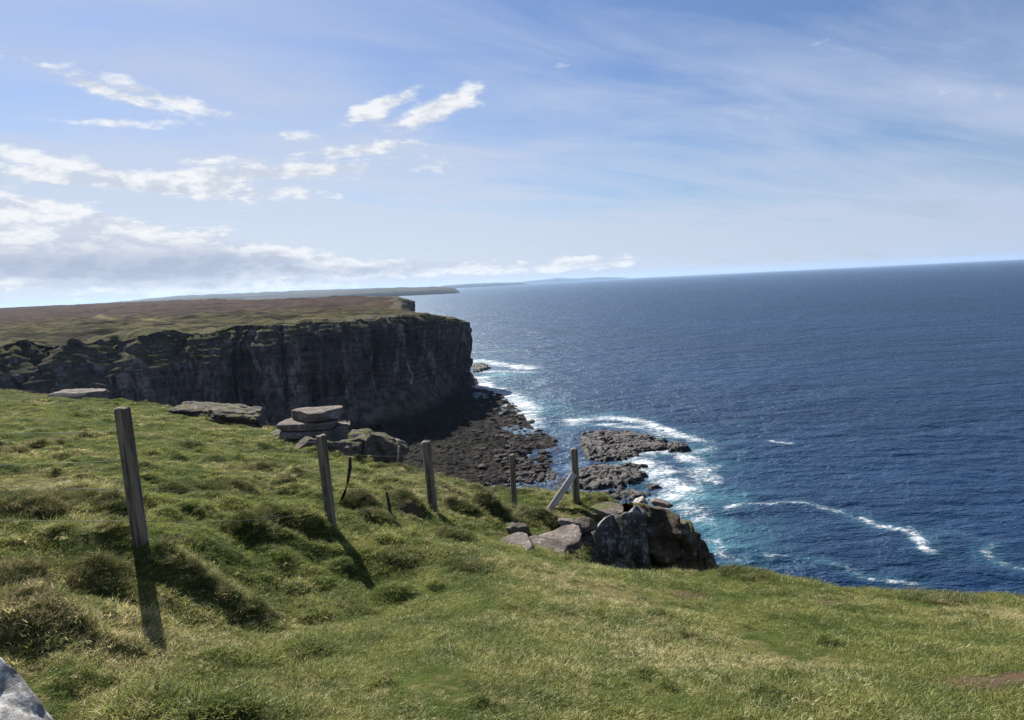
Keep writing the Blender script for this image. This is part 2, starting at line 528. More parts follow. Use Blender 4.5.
# hummocks: (px, py, depth, radius, height)
hum_px = [
    (170, 553, 4.92, 0.24, 0.16), (215, 553, 5.0, 0.22, 0.15), (120, 540, 5.15, 0.2, 0.08), (30, 528, 5.6, 0.42, 0.27), (75, 516, 6.1, 0.36, 0.24), (115, 520, 5.9, 0.25, 0.16),
    (270, 527, 7.0, 0.28, 0.16), (310, 527, 7.1, 0.24, 0.16), (255, 545, 6.6, 0.3, 0.10), (360, 508, 8.4, 0.28, 0.18),
    (405, 510, 8.9, 0.32, 0.2), (375, 520, 8.0, 0.3, 0.1), (20, 590, 4.2, 0.26, 0.14), (95, 580, 4.55, 0.25, 0.14), (228, 490, 8.6, 0.4, 0.14), (180, 495, 8.3, 0.3, 0.10),
    (400, 472, 12.5, 0.5, 0.16), (265, 470, 10.6, 0.35, 0.1), (40, 460, 11, 0.3, 0.14), (60, 455, 11.6, 0.3, 0.1), (10, 462, 10.5, 0.3, 0.12),
    (470, 520, 10.2, 0.5, 0.1), (510, 525, 10.4, 0.5, 0.16), (540, 523, 10.7, 0.4, 0.18), (455, 540, 8.0, 0.3, 0.08), (600, 500, 12.2, 0.3, 0.06),
    (40, 635, 3.5, 0.28, 0.17), (470, 570, 6.6, 0.35, 0.06), (400, 555, 6.9, 0.3, 0.06), (250, 615, 4.9, 0.3, 0.05),
    (940, 598, 6.8, 0.5, 0.05), (745, 572, 7.5, 0.4, 0.06), (420, 460, 14, 0.6, 0.15),
]
HUM = []
for (a, b, c, r, hh_) in hum_px:
    q = at(a, b, c)
    HUM.append((q[0], q[1], r * 0.82, hh_ * 0.85))
hr = np.random.default_rng(21)
for i in range(440):
    yy = 2.6 + 23 * hr.random() ** 1.2
    xx = (-0.85 + hr.random() * 1.35) * yy
    open_ = xx > -0.9 and yy < 8.5
    if any(abs(xx - (ax_ + (bx_ - ax_) * (yy - ay_) / (by_ - ay_))) < 0.3 and by_ - 0.2 < yy < ay_ + 0.1
           for ax_, ay_, bx_, by_ in ((-2.72, 4.95, -2.02, 3.85), (-1.9, 7.2, -1.2, 6.1))):
        continue
    if open_ and hr.random() < 0.55:
        continue
    r = 0.045 + (0.05 if open_ else 0.14) * hr.random() ** 2
    HUM.append((xx, yy, r * (1 + yy * 0.02), r * (0.35 + 0.55 * hr.random())))
HUM = np.array(HUM)


def hummocks(x, y):
    out = np.zeros(np.shape(x))
    for (hx, hy, r, hh_) in HUM:
        m_ = (np.abs(x - hx) < 2.2 * r) & (np.abs(y - hy) < 2.2 * r)
        if m_.any():
            xs, ys = x[m_], y[m_]
            rr = r * (1 + 0.45 * noise3(xs / r * 0.9, ys / r * 0.9, hx))
            d2 = ((xs - hx) ** 2 + ((ys - hy) * 1.25) ** 2) / rr ** 2
            out[m_] += hh_ * np.exp(-d2 ** 1.4)
    return out


def edge_s(x, y):
    return sdf(x, y, land_poly) + 0.22 * fbm(x * 1.1, y * 1.1, 3.0, 3) + 0.05


def ground_z(x, y, parts=False):
    s = edge_s(x, y)
    hm = hummocks(x, y)
    rough = 0.030 * fbm(x * 2.6, y * 2.6, 1.0, 4) + 0.07 * fbm(x * 0.7, y * 0.7, 8.0, 3)
    ridg = 1 - np.abs(noise3(x * 1.3, y * 1.9, 4.0)) * 3.0
    left = np.maximum(sstep(-0.5, -2.5, x), sstep(7.0, 9.5, y))
    lump = np.clip(fbm(x * 1.7 + 3, y * 2.6, 22.0, 3), -0.1, 1)
    rough = rough + left * (0.045 * np.clip(ridg, 0, 1) + 0.16 * lump)
    t = np.clip(s + 0.1, 0, 6)
    z = tps(x, y) + (hm + rough) * sstep(1.0, 0.0, s) - 0.9 * t * t - 0.3 * t
    return (z, s, hm) if parts else z


bare_px = [(1005, 690, 3.42, 0.45, 0.14), (690, 590, 6.5, 0.25, 0.14), (830, 600, 6.4, 0.14, 0.06), (60, 508, 6.6, 0.5, 0.2), (45, 442, 13, 0.3, 0.3), 
           (410, 528, 8.6, 0.15, 0.1), (650, 545, 10.2, 0.9, 0.6), (540, 545, 9.0, 0.6, 0.3)]
BARE = [(*at(a, b, c)[:2], rx, ry) for a, b, c, rx, ry in bare_px]


def bare(x, y):
    out = np.zeros(np.shape(x))
    for bx, by, rx, ry in BARE:
        d = ((x - bx) / rx) ** 2 + ((y - by) / (ry * 1.6)) ** 2
        out = np.maximum(out, np.exp(-d ** 2))
    return out


gx = np.concatenate([np.arange(-36, -20, 0.4), np.arange(-20, -6, 0.11), np.arange(-6, 6, 0.055), np.arange(6, 14, 0.3)])
gy = np.concatenate([np.arange(-9, 2.2, 0.4), np.arange(2.2, 9.5, 0.05), np.arange(9.5, 30, 0.11)])
X, Y = np.meshgrid(gx, gy, indexing='ij')
Z, S, HM = ground_z(X, Y, True)
V = np.stack([X, Y, Z], -1).reshape(-1, 3)
Fc = grid_faces(len(gx), len(gy), (S < 2.4))
V, Fc, at_ = compact(V, Fc, {'bare': bare(X, Y).reshape(-1)})
ground = link("grassy_headland", V, Fc, m_ground, attrs=at_)
tag(ground, "grassy clifftop slope", None, None, "structure")

# rock below the turf edge, down to the sea
L = np.vstack([edge3[:, :2], [(13, 2), (13, -9)]])
seg = np.linalg.norm(np.diff(L, axis=0), axis=1)
cum = np.r_[0, np.cumsum(seg)]
uu = np.arange(0, cum[-1], 0.35)
lx, ly = np.interp(uu, cum, L[:, 0]), np.interp(uu, cum, L[:, 1])
tx, ty = np.gradient(lx), np.gradient(ly)
k_ = np.ones(9) / 9
tx, ty = np.convolve(tx, k_, 'same'), np.convolve(ty, k_, 'same')
tl = np.hypot(tx, ty) + 1e-9
nxo, nyo = -ty / tl, tx / tl
ztop = tps(lx, ly)
vv = np.linspace(0, 1, 60) ** 1.8
V = []
for i in range(len(uu)):
    zz = (ztop[i] - 1.1) * (1 - vv) - 2 * vv
    off = 0.25 + 9 * vv ** 0.8 + 0.5 * fbm(uu[i] * 0.5 + 0 * vv, zz * 0.35, 2.0, 4) + 0.25 * np.sign(np.sin(zz * 3.0))
    V.append(np.stack([lx[i] + nxo[i] * off, ly[i] + nyo[i] * off, zz], -1))
V = np.array(V).reshape(-1, 3)
cl = link("near_cliff", V, grid_faces(len(uu), len(vv)), m_cliff, attrs={'turf': np.full(len(V), 0.2), 'stain': np.zeros(len(V))})
tag(cl, "rock face under the near turf edge", None, None, "structure")

# ------------------------------------------------------------------ grass (uncountable)
def tuft(name, n, length, spread, width, lean, m, seed):
    r = np.random.default_rng(seed)
    V, Fq = [], []
    for i in range(n):
        a = r.random() * 6.283
        rad = spread * math.sqrt(r.random())
        bx, by = rad * math.cos(a), rad * math.sin(a)
        L_ = length * (0.5 + 0.7 * r.random())
        la = r.random() * 6.283
        dx, dy = math.cos(la), math.sin(la)
        ln = lean * (0.3 + r.random())
        dx, dy = dx * ln + 0.25 * lean, dy * ln - 0.1 * lean
        fa = r.random() * 3.1416
        wx, wy = math.cos(fa) * width / 2, math.sin(fa) * width / 2
        base = len(V)
        for k, (t, wf) in enumerate(((0, 1.0), (0.5, 0.85), (1.0, 0.12))):
            px_, py_ = bx + dx * L_ * t ** 1.6, by + dy * L_ * t ** 1.6
            pz = L_ * (t - 0.28 * min(1.2, ln) * t * t) - 0.01
            V += [(px_ - wx * wf, py_ - wy * wf, pz), (px_ + wx * wf, py_ + wy * wf, pz)]
        Fq += [(base, base + 1, base + 3, base + 2), (base + 2, base + 3, base + 5, base + 4)]
    me = bpy.data.meshes.new(name)
    me.from_pydata(V, [], Fq)
    me.materials.append(m)
    return bpy.data.objects.new(name, me)


short_col = bpy.data.collections.new("short_tufts")
for i in range(6):
    short_col.objects.link(tuft("tuft_%02d" % i, 38, 0.026, 0.055, 0.0032, 1.3, m_blade, 50 + i))
long_col = bpy.data.collections.new("long_tufts")
for i in range(5):
    long_col.objects.link(tuft("sward_%02d" % i, 44, 0.075, 0.06, 0.0038, 1.0, m_tuss, 80 + i))


def scatter(name, coll, nkinds, x, y, z, scl, tilt, label):
    n = len(x)
    me = bpy.data.meshes.new(name)
    me.vertices.add(n)
    me.vertices.foreach_set("co", np.stack([x, y, z], -1).astype(np.float32).ravel())
    rot = np.stack([tilt * rng.normal(size=n), tilt * rng.normal(size=n), rng.uniform(-0.7, 0.7, n) + math.pi * (rng.random(n) < 0.3)], -1).astype(np.float32)
    a = me.attributes.new("rot", 'FLOAT_VECTOR', 'POINT')
    a.data.foreach_set("vector", rot.ravel())
    a = me.attributes.new("scl", 'FLOAT', 'POINT')
    a.data.foreach_set("value", scl.astype(np.float32))
    a = me.attributes.new("idx", 'INT', 'POINT')
    a.data.foreach_set("value", rng.integers(0, nkinds, n).astype(np.int32))
    o = bpy.data.objects.new(name, me)
    COL.objects.link(o)
    ng = bpy.data.node_groups.new(name + "_nodes", 'GeometryNodeTree')
    ng.interface.new_socket("Geometry", in_out='INPUT', socket_type='NodeSocketGeometry')
    ng.interface.new_socket("Geometry", in_out='OUTPUT', socket_type='NodeSocketGeometry')
    gi, go = ng.nodes.new('NodeGroupInput'), ng.nodes.new('NodeGroupOutput')
    ip = ng.nodes.new('GeometryNodeInstanceOnPoints')
    ci = ng.nodes.new('GeometryNodeCollectionInfo')
    ci.inputs['Collection'].default_value = coll
    ci.inputs['Separate Children'].default_value = True
    ci.inputs['Reset Children'].default_value = True

    def na(nm, dt):
        k = ng.nodes.new('GeometryNodeInputNamedAttribute')
        k.data_type = dt
        k.inputs['Name'].default_value = nm
        return k.outputs['Attribute']
    er = ng.nodes.new('FunctionNodeEulerToRotation')
    ln = ng.links.new
    ln(gi.outputs[0], ip.inputs['Points'])
    ln(ci.outputs[0], ip.inputs['Instance'])
    ip.inputs['Pick Instance'].default_value = True
    ln(na('idx', 'INT'), ip.inputs['Instance Index'])
    ln(na('rot', 'FLOAT_VECTOR'), er.inputs[0])
    ln(er.outputs[0], ip.inputs['Rotation'])
    ln(na('scl', 'FLOAT'), ip.inputs['Scale'])
    ln(ip.outputs[0], go.inputs[0])
    md = o.modifiers.new("scatter", 'NODES')
    md.node_group = ng
    tag(o, label, "grass", None, "stuff")
    return o


N = 300000
rr = 1.9 * (28 / 1.9) ** rng.random(N)
keep = rng.random(N) < np.clip((rr / 5.0) ** 0.9, 0.30, 1)
rr = rr[keep]
th = rng.uniform(-0.80, 0.80, len(rr))
x, y = rr * np.sin(th), rr * np.cos(th)
z, s, hm = ground_z(x, y, True)
br = bare(x, y)
patch = fbm(x * 0.9, y * 0.9, 12.0, 3)
ok = (s < 0.25) & (rng.random(len(x)) > br * 0.9) & (rng.random(len(x)) < 0.66 + 1.3 * patch)
x, y, z, rr_, hm_, pt = x[ok], y[ok], z[ok], rr[ok], hm[ok], patch[ok]
scl = (0.5 + 1.0 * rng.random(len(x)) ** 1.6) * np.clip(1 + 0.9 * pt, 0.6, 1.6) * np.clip(0.85 + rr_ * 0.035, 0.9, 1.7)
scatter("grass", short_col, 6, x, y, z, scl, 0.15, "short sheep-cropped green and straw grass on the slope")
print("short tufts", len(x))

xs, ys, ss_ = [], [], []
for i, (hx, hy, r, hh_) in enumerate(HUM):
    n = int(60 * (r / 0.2) ** 2 * (hh_ / 0.12)) if i < len(hum_px) else int(5 * (r / 0.12) ** 2)
    n = min(n, 240)
    a = rng.random(n) * 6.283
    q = r * 0.95 * np.sqrt(rng.random(n))
    xs.append(hx + q * np.cos(a)); ys.append(hy + q * np.sin(a))
    big_ = 0.75 if i < len(hum_px) else 0.5
    ss_.append(big_ * (0.6 + 0.7 * rng.random(n)) * (0.8 + 0.4 * (r > 0.2)))
# ragged long grass along the turf edge
e = rng.random(2600) * cum[-4]
jx = np.interp(e, cum, L[:, 0]) + rng.normal(size=len(e)) * 0.22
jy = np.interp(e, cum, L[:, 1]) + rng.normal(size=len(e)) * 0.22
xs.append(jx); ys.append(jy); ss_.append(0.35 + 0.5 * rng.random(len(e)))
# pale wisps through the near sward
n = 2600
q = 2.2 * (9 / 2.2) ** rng.random(n)
a = rng.uniform(-0.75, 0.75, n)
wx, wy = q * np.sin(a), q * np.cos(a)
k = fbm(wx * 0.8, wy * 0.8, 30.0, 3) > 0.12
xs.append(wx[k]); ys.append(wy[k]); ss_.append(0.3 + 0.35 * rng.random(k.sum()))
x, y, sc = np.concatenate(xs), np.concatenate(ys), np.concatenate(ss_)
z, s, hm = ground_z(x, y, True)
ok = (s < 0.22) & (rng.random(len(x)) > bare(x, y) * 0.6)
scatter("grass_tussocks", long_col, 5, x[ok], y[ok], z[ok], sc[ok], 0.18, "longer dry tussocky grass on hummocks and along the turf edge")
print("long tufts", ok.sum())

# ------------------------------------------------------------------ rocks
def rock_mesh(dims, seed, power=3.0, rough=0.12, strata=0.0, layer=0.12, res=26, taper=0.0, tilt=(0, 0, 0), facets=14):
    """rounded, weathered block: superellipsoid, noise, horizontal bedding; returns verts, faces"""
    n = res
    lin = np.linspace(-1, 1, n)
    A, B = np.meshgrid(lin, lin, indexing='ij')
    one = np.ones_like(A)
    sides = [(A, B, one), (B, A, -one), (one, A, B), (-one, B, A), (B, one, A), (A, -one, B)]
    V = np.concatenate([np.stack(s_, -1).reshape(-1, 3) for s_ in sides])
    Fq = np.concatenate([grid_faces(n, n) + i * n * n for i in range(6)])
    # weld
    key = np.round(V * (n - 1) * 2).astype(int)
    _, first, inv = np.unique(key, axis=0, return_index=True, return_inverse=True)
    V = V[first]
    Fq = inv.reshape(-1)[Fq]
    L_ = (np.abs(V) ** power).sum(1) ** (1 / power)
    V = V / L_[:, None]
    d = np.array(dims) / 2
    o = seed * 7.13
    big_ = fbm(V[:, 0] * 1.3 + o, V[:, 1] * 1.3, V[:, 2] * 0.8 + o, 2)
    P = V * d
    m_ = min(d)
    sc = 1.0 / max(m_, 1e-3)
    fin = fbm(P[:, 0] * sc * 1.2 + o, P[:, 1] * sc * 1.2 + o, P[:, 2] * sc * 1.2, 4)
    P = P * (1 + rough * 2.2 * big_)[:, None] + V * (m_ * rough * 1.6 * fin)[:, None]
    if taper:
        tz = (P[:, 2] / d[2] + 1) / 2
        P[:, :2] *= (1 - taper * tz)[:, None]
    if strata:
        lay = np.floor(P[:, 2] / layer + 0.4 * fbm(P[:, 0] * 0.8, P[:, 1] * 0.8, o, 2))
        j = noise3(lay * 3.7 + o, o + P[:, 0] * 0.3 * sc, P[:, 1] * 0.3 * sc)
        ph = P[:, 2] / layer - np.floor(P[:, 2] / layer)
        groove = -np.exp(-((ph - 0.0) / 0.12) ** 2)
        k = strata * (j + 0.35 * groove)
        rad = np.hypot(P[:, 0] / d[0], P[:, 1] / d[1])
        P[:, 0] *= 1 + k * np.clip(rad, 0, 1)
        P[:, 1] *= 1 + k * np.clip(rad, 0, 1)
    fr_ = np.random.default_rng(int(seed * 13) + 1)
    for _k in range(facets):
        nn = fr_.normal(size=3) * np.array([1, 1, 0.35 if power >= 4 else 0.8])
        nn /= np.linalg.norm(nn)
        ext = (P @ nn).max()
        cut = np.maximum(0, P @ nn - ext * fr_.uniform(0.66, 0.93))
        P = P - (cut * 0.94)[:, None] * nn
    R = np.array(Matrix.Rotation(tilt[2], 3, 'Z') @ Matrix.Rotation(tilt[1], 3, 'Y') @ Matrix.Rotation(tilt[0], 3, 'X'))
    return P @ R.T, Fq


def put_rock(name, loc, dims, seed, m, label, cat="rock", group=None, parent=None, **kw):
    V, Fq = rock_mesh(dims, seed, **kw)
    o = link(name, V, Fq, m, parent)
    o.location = tuple(loc)
    if parent is None:
        tag(o, label, cat, group)
    return o


def base_at(px, py, y, dz=0.0):
    q = at(px, py, y)
    return Vector((q[0], q[1], q[2] + dz))


# cairn-like pile of slabs on the turf edge
D0 = 16.0
s_ = D0 / F
q = lambda px, py, y=D0: base_at(px, py, y)
put_rock("rock_slab", q(316, 414), (52 * s_, 1.0, 9.5 * s_), 3, m_slab, "flat sandstone slab, topmost of the three-slab pile", power=7, rough=0.05, strata=0.04, layer=0.05, facets=5, tilt=(0, 0.0, 0.1))
put_rock("rock_slab", q(312, 423), (58 * s_, 1.1, 7.5 * s_), 4, m_slab, "thin middle slab of the three-slab pile", power=7, rough=0.06, strata=0.05, layer=0.05, facets=5, tilt=(0, 0.02, -0.1))
put_rock("rock_slab", q(318, 431), (72 * s_, 1.3, 8.5 * s_), 6, m_slab, "wide lowest slab of the three-slab pile, on mossy outcrop", power=7, rough=0.06, strata=0.06, layer=0.05, facets=5, tilt=(0, 0.02, 0.15))
put_rock("rock_outcrop", q(334, 455, 15.5), (112 * s_, 1.5, 42 * s_), 8, m_slab_moss, "mossy stepped outcrop under the three-slab pile", "outcrop", power=4.5, rough=0.12, strata=0.20, layer=0.15, res=50, tilt=(0, 0.10, 0.1))
put_rock("rock", q(384, 448, 15.4), (44 * s_, 0.9, 24 * s_), 9, m_slab_moss, "rounded grey rock at the right end of the mossy outcrop", power=3, rough=0.16, strata=0.14, layer=0.12, facets=6, tilt=(0, 0.4, 0.2))
put_rock("rock_outcrop", q(275, 441, 16.6), (46 * s_, 1.4, 18 * s_), 10, m_slab_moss, "low turf-capped ledge left of the three-slab pile", "outcrop", power=3, rough=0.12, strata=0.12, layer=0.12, tilt=(0, -0.25, 0))
# ledges near the left skyline
put_rock("rock_slab", base_at(80, 396, 24.6), (58 * 24.6 / F, 1.5, 11 * 24.6 / F), 13, m_slab, "pale flat slab lying alone on the left skyline turf", power=4, rough=0.12, strata=0.08, layer=0.12, tilt=(0, 0.05, 0))
k2 = 19.5 / F
put_rock("rock_outcrop", base_at(240, 421, 19.5), (52 * k2, 1.5, 24 * k2), 14, m_slab_moss, "dark layered ledge of cracked slabs breaking the turf edge between first and second post", "outcrop", power=5, rough=0.12, strata=0.34, layer=0.11, res=54, facets=3, tilt=(0, 0.16, 0))
put_rock("rock_outcrop", base_at(206, 413, 20.8), (64 * k2, 1.4, 15 * k2), 15, m_slab_moss, "long low ledge with mossy top behind the cracked slabs", "outcrop", power=5, rough=0.12, strata=0.30, layer=0.11, res=54, facets=3, tilt=(0, 0.14, 0))
put_rock("rock_slab", base_at(232, 413, 20.0), (46 * k2, 1.0, 7 * k2), 17, m_slab_moss, "weathered grey slab capping the dark cracked ledge", power=6, rough=0.09, strata=0.08, layer=0.06, facets=4, tilt=(0, 0.13, 0.2))
put_rock("rock", base_at(212, 426, 19.0), (34 * k2, 0.7, 9 * k2), 18, m_slab_moss, "small dark stone in the turf left of the cracked ledge", power=4, rough=0.14, strata=0.1, layer=0.08, facets=5, tilt=(0, 0.1, 0))
put_rock("rock", base_at(253, 433, 18.4), (30 * 18.4 / F, 0.9, 7 * 18.4 / F), 16, m_slab, "thin slab in the grass below the cracked ledge", power=4, rough=0.12, strata=0.08, layer=0.08, tilt=(0, 0.08, 0))
# big outcrop beyond the gully
oc = bpy.data.objects.new("rock_outcrop", None)
COL.objects.link(oc)
oc.location = tuple(at(650, 560, 10.6))
tag(oc, "big dark sea-cliff outcrop with lichen-white left face beyond the gully", "outcrop")


PROF = [(566, 560), (572, 548), (578, 536), (588, 527), (600, 519), (612, 511), (625, 505), (640, 503), (655, 505), (668, 508), (680, 513), (690, 522), (700, 536), (709, 551), (716, 564), (724, 590), (730, 615)]


def crag(name, pa, pb, yl, m, seed, bulge, strat, skew=0.0, prof=PROF):
    """steep rock wall facing the gully with a rough top that runs back"""
    pxs = np.linspace(pa, pb, 90)
    pys = np.interp(pxs, [a_ for a_, _ in prof], [b_ for _, b_ in prof])
    V = []
    for t, (a_, b_) in zip(np.linspace(0, 1, 90), zip(pxs, pys)):
        y0 = yl + skew * (a_ - pa) / F * yl
        top = at(a_, b_, y0)
        if not skew:
            q_ = top[2] / 0.19 + 0.5 * float(noise3(a_ / 30.0, seed, 0.0))
            top[2] += (math.floor(q_) - q_ + 0.5) * 0.15
        zz = np.linspace(top[2] - 2.6, top[2], 60)
        dz_ = top[2] - zz
        bl = bulge * np.sqrt(np.clip(1 - (2 * t - 1) ** 2, 0, 1))
        yy = y0 - bl - 0.03 * dz_ - 0.12 * np.clip(dz_, 0, 0.25) / 0.25 + 0.25 * fbm(top[0] * 1.3, zz * 1.1, seed, 4) \
            + 0.10 * np.clip(noise3(top[0] * 3.2 + 0 * zz, zz * 2.4, seed + 4.0) * 6, -1, 1)
        lay = np.floor(zz / 0.17 + 0.5 * noise3(top[0] * 0.9, 0, seed))
        yy = yy + strat * noise3(lay * 3.3, top[0] * 1.2, seed + 9.0)
        xx = top[0] + 0.06 * fbm(zz * 2.0, top[0] * 0.5, seed + 2.0, 3)
        back = np.linspace(0, 1, 26)[1:]
        yb = yy[-1] + 2.2 * back
        zb = top[2] - 0.30 * 2.2 * back + 0.12 * fbm(top[0] * 2.2, yb * 2.2, seed + 6.0, 4) * np.minimum(1, back * 6) - (1.6 if skew else 0.35) * back ** 2 - 1.6 * np.clip(back - 0.8, 0, 1) * 5
        V.append(np.concatenate([np.stack([xx, yy, zz], -1), np.stack([np.full(25, top[0]), yb, zb], -1)]))
    V = np.array(V)
    o = link(name, (V - np.array(oc.location)).reshape(-1, 3), grid_faces(90, 85)[:, ::-1], m, oc)
    return o


crag("main_block", 634, 730, 11.0, m_outcrop, 5.0, 0.35, 0.26)
crag("lichen_face", 566, 646, 10.0, m_outcrop_pale, 12.0, 0.05, 0.05, 0.65, [(560, 575), (575, 556), (590, 536), (608, 521), (625, 509), (640, 507), (650, 512)])
put_rock("rock_slab", base_at(605, 513, 11.6), (46 * 11.6 / F, 0.8, 9 * 11.6 / F), 25, m_slab_moss, "flat grey slab on top of the dark outcrop beside the braced post", power=4, rough=0.12, strata=0.08, layer=0.07, tilt=(0, -0.05, 0.3))
put_rock("rock", base_at(641, 503, 12.0), (12 * 12 / F, 0.4, 13 * 12 / F), 26, m_lichen, "small white weathered stone on the outcrop crest", power=3, rough=0.15, tilt=(0, 0.5, 0.3))
put_rock("rock", base_at(660, 503, 12.2), (24 * 12 / F, 0.5, 5 * 12 / F), 27, m_slab, "low flat stone right of the white crest stone", power=3, rough=0.15, tilt=(0, 0.25, 0.3))
put_rock("rock", base_at(582, 527, 10.6), (26 * 10.6 / F, 0.5, 16 * 10.6 / F), 28, m_slab_moss, "brown broken rock below the foot of the braced post", power=3, rough=0.16, tilt=(0, -0.3, 0.3))
# slabs in the gully in front of the fence
put_rock("rock_slab", base_at(511, 550, 8.3), (54 * 8.3 / F, 0.55, 11 * 8.3 / F), 31, m_slab, "pointed grey slab at the left end of the gully below the fence", power=6, rough=0.08, strata=0.06, layer=0.04, facets=6, tilt=(0.1, -0.2, 0.25))
put_rock("rock_slab", base_at(543, 551, 8.6), (48 * 8.6 / F, 0.55, 11 * 8.6 / F), 32, m_slab, "broad slab wedged just right of the pointed slab in the gully", power=6, rough=0.08, strata=0.06, layer=0.04, facets=6, tilt=(0.1, 0.15, -0.3))
put_rock("rock_slab", base_at(561, 541, 9.2), (48 * 9.2 / F, 0.55, 10 * 9.2 / F), 33, m_slab, "flat slab lying between the broad gully slab and the dark outcrop", power=6, rough=0.08, strata=0.06, layer=0.04, facets=6, tilt=(0.1, -0.25, 0.2))
put_rock("rock", base_at(518, 531, 9.4), (26 * 9.4 / F, 0.35, 14 * 9.4 / F), 34, m_slab_moss, "small grey stone half sunk in turf under the fourth post", power=3, rough=0.15, tilt=(0, 0.1, 0.2))
put_rock("rock", base_at(570, 524, 10.4), (30 * 10.4 / F, 0.4, 9 * 10.4 / F), 35, m_slab, "flat brown stone under the foot of the leaning brace", power=3, rough=0.15, tilt=(0, 0.3, 0.1))
put_rock("rock", base_at(470, 549, 7.7), (24 * 7.7 / F, 0.25, 6 * 7.7 / F), 36, m_slab, "thin grey stone showing through turf below third post", power=3, rough=0.15, tilt=(0, 0.15, 0.2))
# near the camera, left
put_rock("boulder", base_at(-44, 744, 2.25), (0.62, 0.6, 0.40), 41, m_lichen, "pale lichen-covered boulder in the bottom left corner", "boulder", power=4.5, rough=0.09, strata=0.03, layer=0.13, res=60, tilt=(0.1, 0.75, 0.2))
put_rock("rock", base_at(2, 549, 5.0), (0.22, 0.3, 0.14), 42, m_slab_moss, "dark stone sunk in the grassy bank at the left border", power=3, rough=0.15)

# ------------------------------------------------------------------ fence
def post_mesh(h, r, seed, flat=1.0):
    """round-ish weathered stake standing on the origin, 0.25 m below ground"""
    n, mrow = 18, 26
    V, Fq = [], []
    for i in range(mrow):
        z_ = -0.25 + (h + 0.25) * i / (mrow - 1)
        for k in range(n):
            a = 2 * math.pi * k / n
            rr_ = r * (1 + 0.05 * float(noise3(math.cos(a) * 1.5 + seed, math.sin(a) * 1.5, z_ * 1.2)) + 0.05 * float(noise3(math.cos(a) * 5 + seed, math.sin(a) * 5, z_ * 2)))
            V.append((rr_ * math.cos(a), rr_ * flat * math.sin(a), z_))
    Fq = [(i * n + k, i * n + (k + 1) % n, (i + 1) * n + (k + 1) % n, (i + 1) * n + k) for i in range(mrow - 1) for k in range(n)]
    # worn, slightly domed end
    b = len(V)
    for k in range(n):
        x_, y_, z_ = V[(mrow - 1) * n + k]
        V.append((x_ * 0.86, y_ * 0.86, h + 0.008 + 0.006 * math.sin(seed + k)))
    V.append((0.005, 0, h + 0.012 + 0.004 * math.sin(seed)))
    for k in range(n):
        Fq.append(((mrow - 1) * n + k, (mrow - 1) * n + (k + 1) % n, b + (k + 1) % n, b + k))
        Fq.append((b + k, b + (k + 1) % n, len(V) - 1))
    return V, Fq


post_specs = [
    ((122, 409), (142, 552), 5.02, 0.056, "nearest and tallest weathered fence post, leaning left, in dark tussock grass"),
    ((321, 436), (332, 532), 7.27, 0.056, "grey fence post leaning left in front of the stacked slabs"),
    ((426, 442), (434, 516), 9.2, 0.064, "fence post standing against the dark cliff shadow, just right of the mossy outcrop"),
    ((512, 455), (515, 517), 11.4, 0.050, "thin upright fence post left of the braced post"),
    ((574, 449), (577, 507), 12.0, 0.064, "end fence post with a diagonal brace leaning on it"),
]
posts = []
for i, (tp, bp, y, r, lab) in enumerate(post_specs):
    b3, t3 = Vector(at(bp[0], bp[1], y)), Vector(at(tp[0], tp[1], y + 0.02))
    gz = float(ground_z(np.array([b3.x]), np.array([b3.y]))[0])
    ax = t3 - b3
    V, Fq = post_mesh(ax.length, r, i * 3.3 + 1)
    o = link("fence_post", V, Fq, m_wood)
    o.location = b3
    o.rotation_euler = Vector((0, 0, 1)).rotation_difference(ax).to_euler()
    tag(o, lab, "fence post", "old wooden fence posts along the clifftop")
    posts.append((b3, ax, r))
    print("post", i, b3, gz, ax.length)
    # wire staples are parts of the post
    bpy.context.view_layer.update()


def tube(name, pts, r, m, parent=None, n=6, taper=None):
    pts = [Vector(p_) for p_ in pts]
    V, Fq = [], []
    for i, p_ in enumerate(pts):
        d = (pts[min(i + 1, len(pts) - 1)] - pts[max(i - 1, 0)]).normalized()
        a = d.orthogonal().normalized()
        a = (Vector((0, 0, 1)).cross(d)).normalized() if abs(d.z) < 0.95 else Vector((1, 0, 0)).cross(d).normalized()
        b = d.cross(a)
        rr_ = r * (taper[i] if taper else 1)
        for k in range(n):
            t = 2 * math.pi * k / n
            V.append(p_ + a * math.cos(t) * rr_ + b * math.sin(t) * rr_)
    Fq = [(i * n + k, i * n + (k + 1) % n, (i + 1) * n + (k + 1) % n, (i + 1) * n + k) for i in range(len(pts) - 1) for k in range(n)]
    Fq += [tuple(range(n))[::-1], tuple(range(len(V) - n, len(V)))]
    return link(name, [tuple(v) for v in V], Fq, m, parent)


def at_wire(i, frac):
    b3, ax, r = posts[i]
    return b3 + ax * frac + Vector((0.0, -r * 0.95, 0.0))


ends = [Vector(at(-160, 405, 3.7)), None]
labs = ["topmost wire strand of the clifftop fence", "second wire strand from the top of the fence",
        "third wire strand from the top of the fence", "lowest wire strand of the fence, close to the grass"]
for w, (fr, lab) in enumerate(zip((0.86, 0.66, 0.46, 0.24), labs)):
    knots = [posts[0][0] + posts[0][1] * fr + Vector((-3.4, 0.5, 0.12))] + [at_wire(i, fr) for i in range(5)]
    pts = []
    for a, b in zip(knots[:-1], knots[1:]):
        for t in np.linspace(0, 1, 14)[:-1]:
            q_ = a.lerp(b, t)
            q_.z -= (0.05 + 0.03 * math.sin(w * 2.1)) * 4 * t * (1 - t)
            pts.append(q_)
    pts.append(knots[-1])
    tag(tube("fence_wire", pts, 0.0019, m_wire, n=5), lab, "wire", "rusty wire strands of the clifftop fence")

# netting between third and last post
nv = []
nf = []


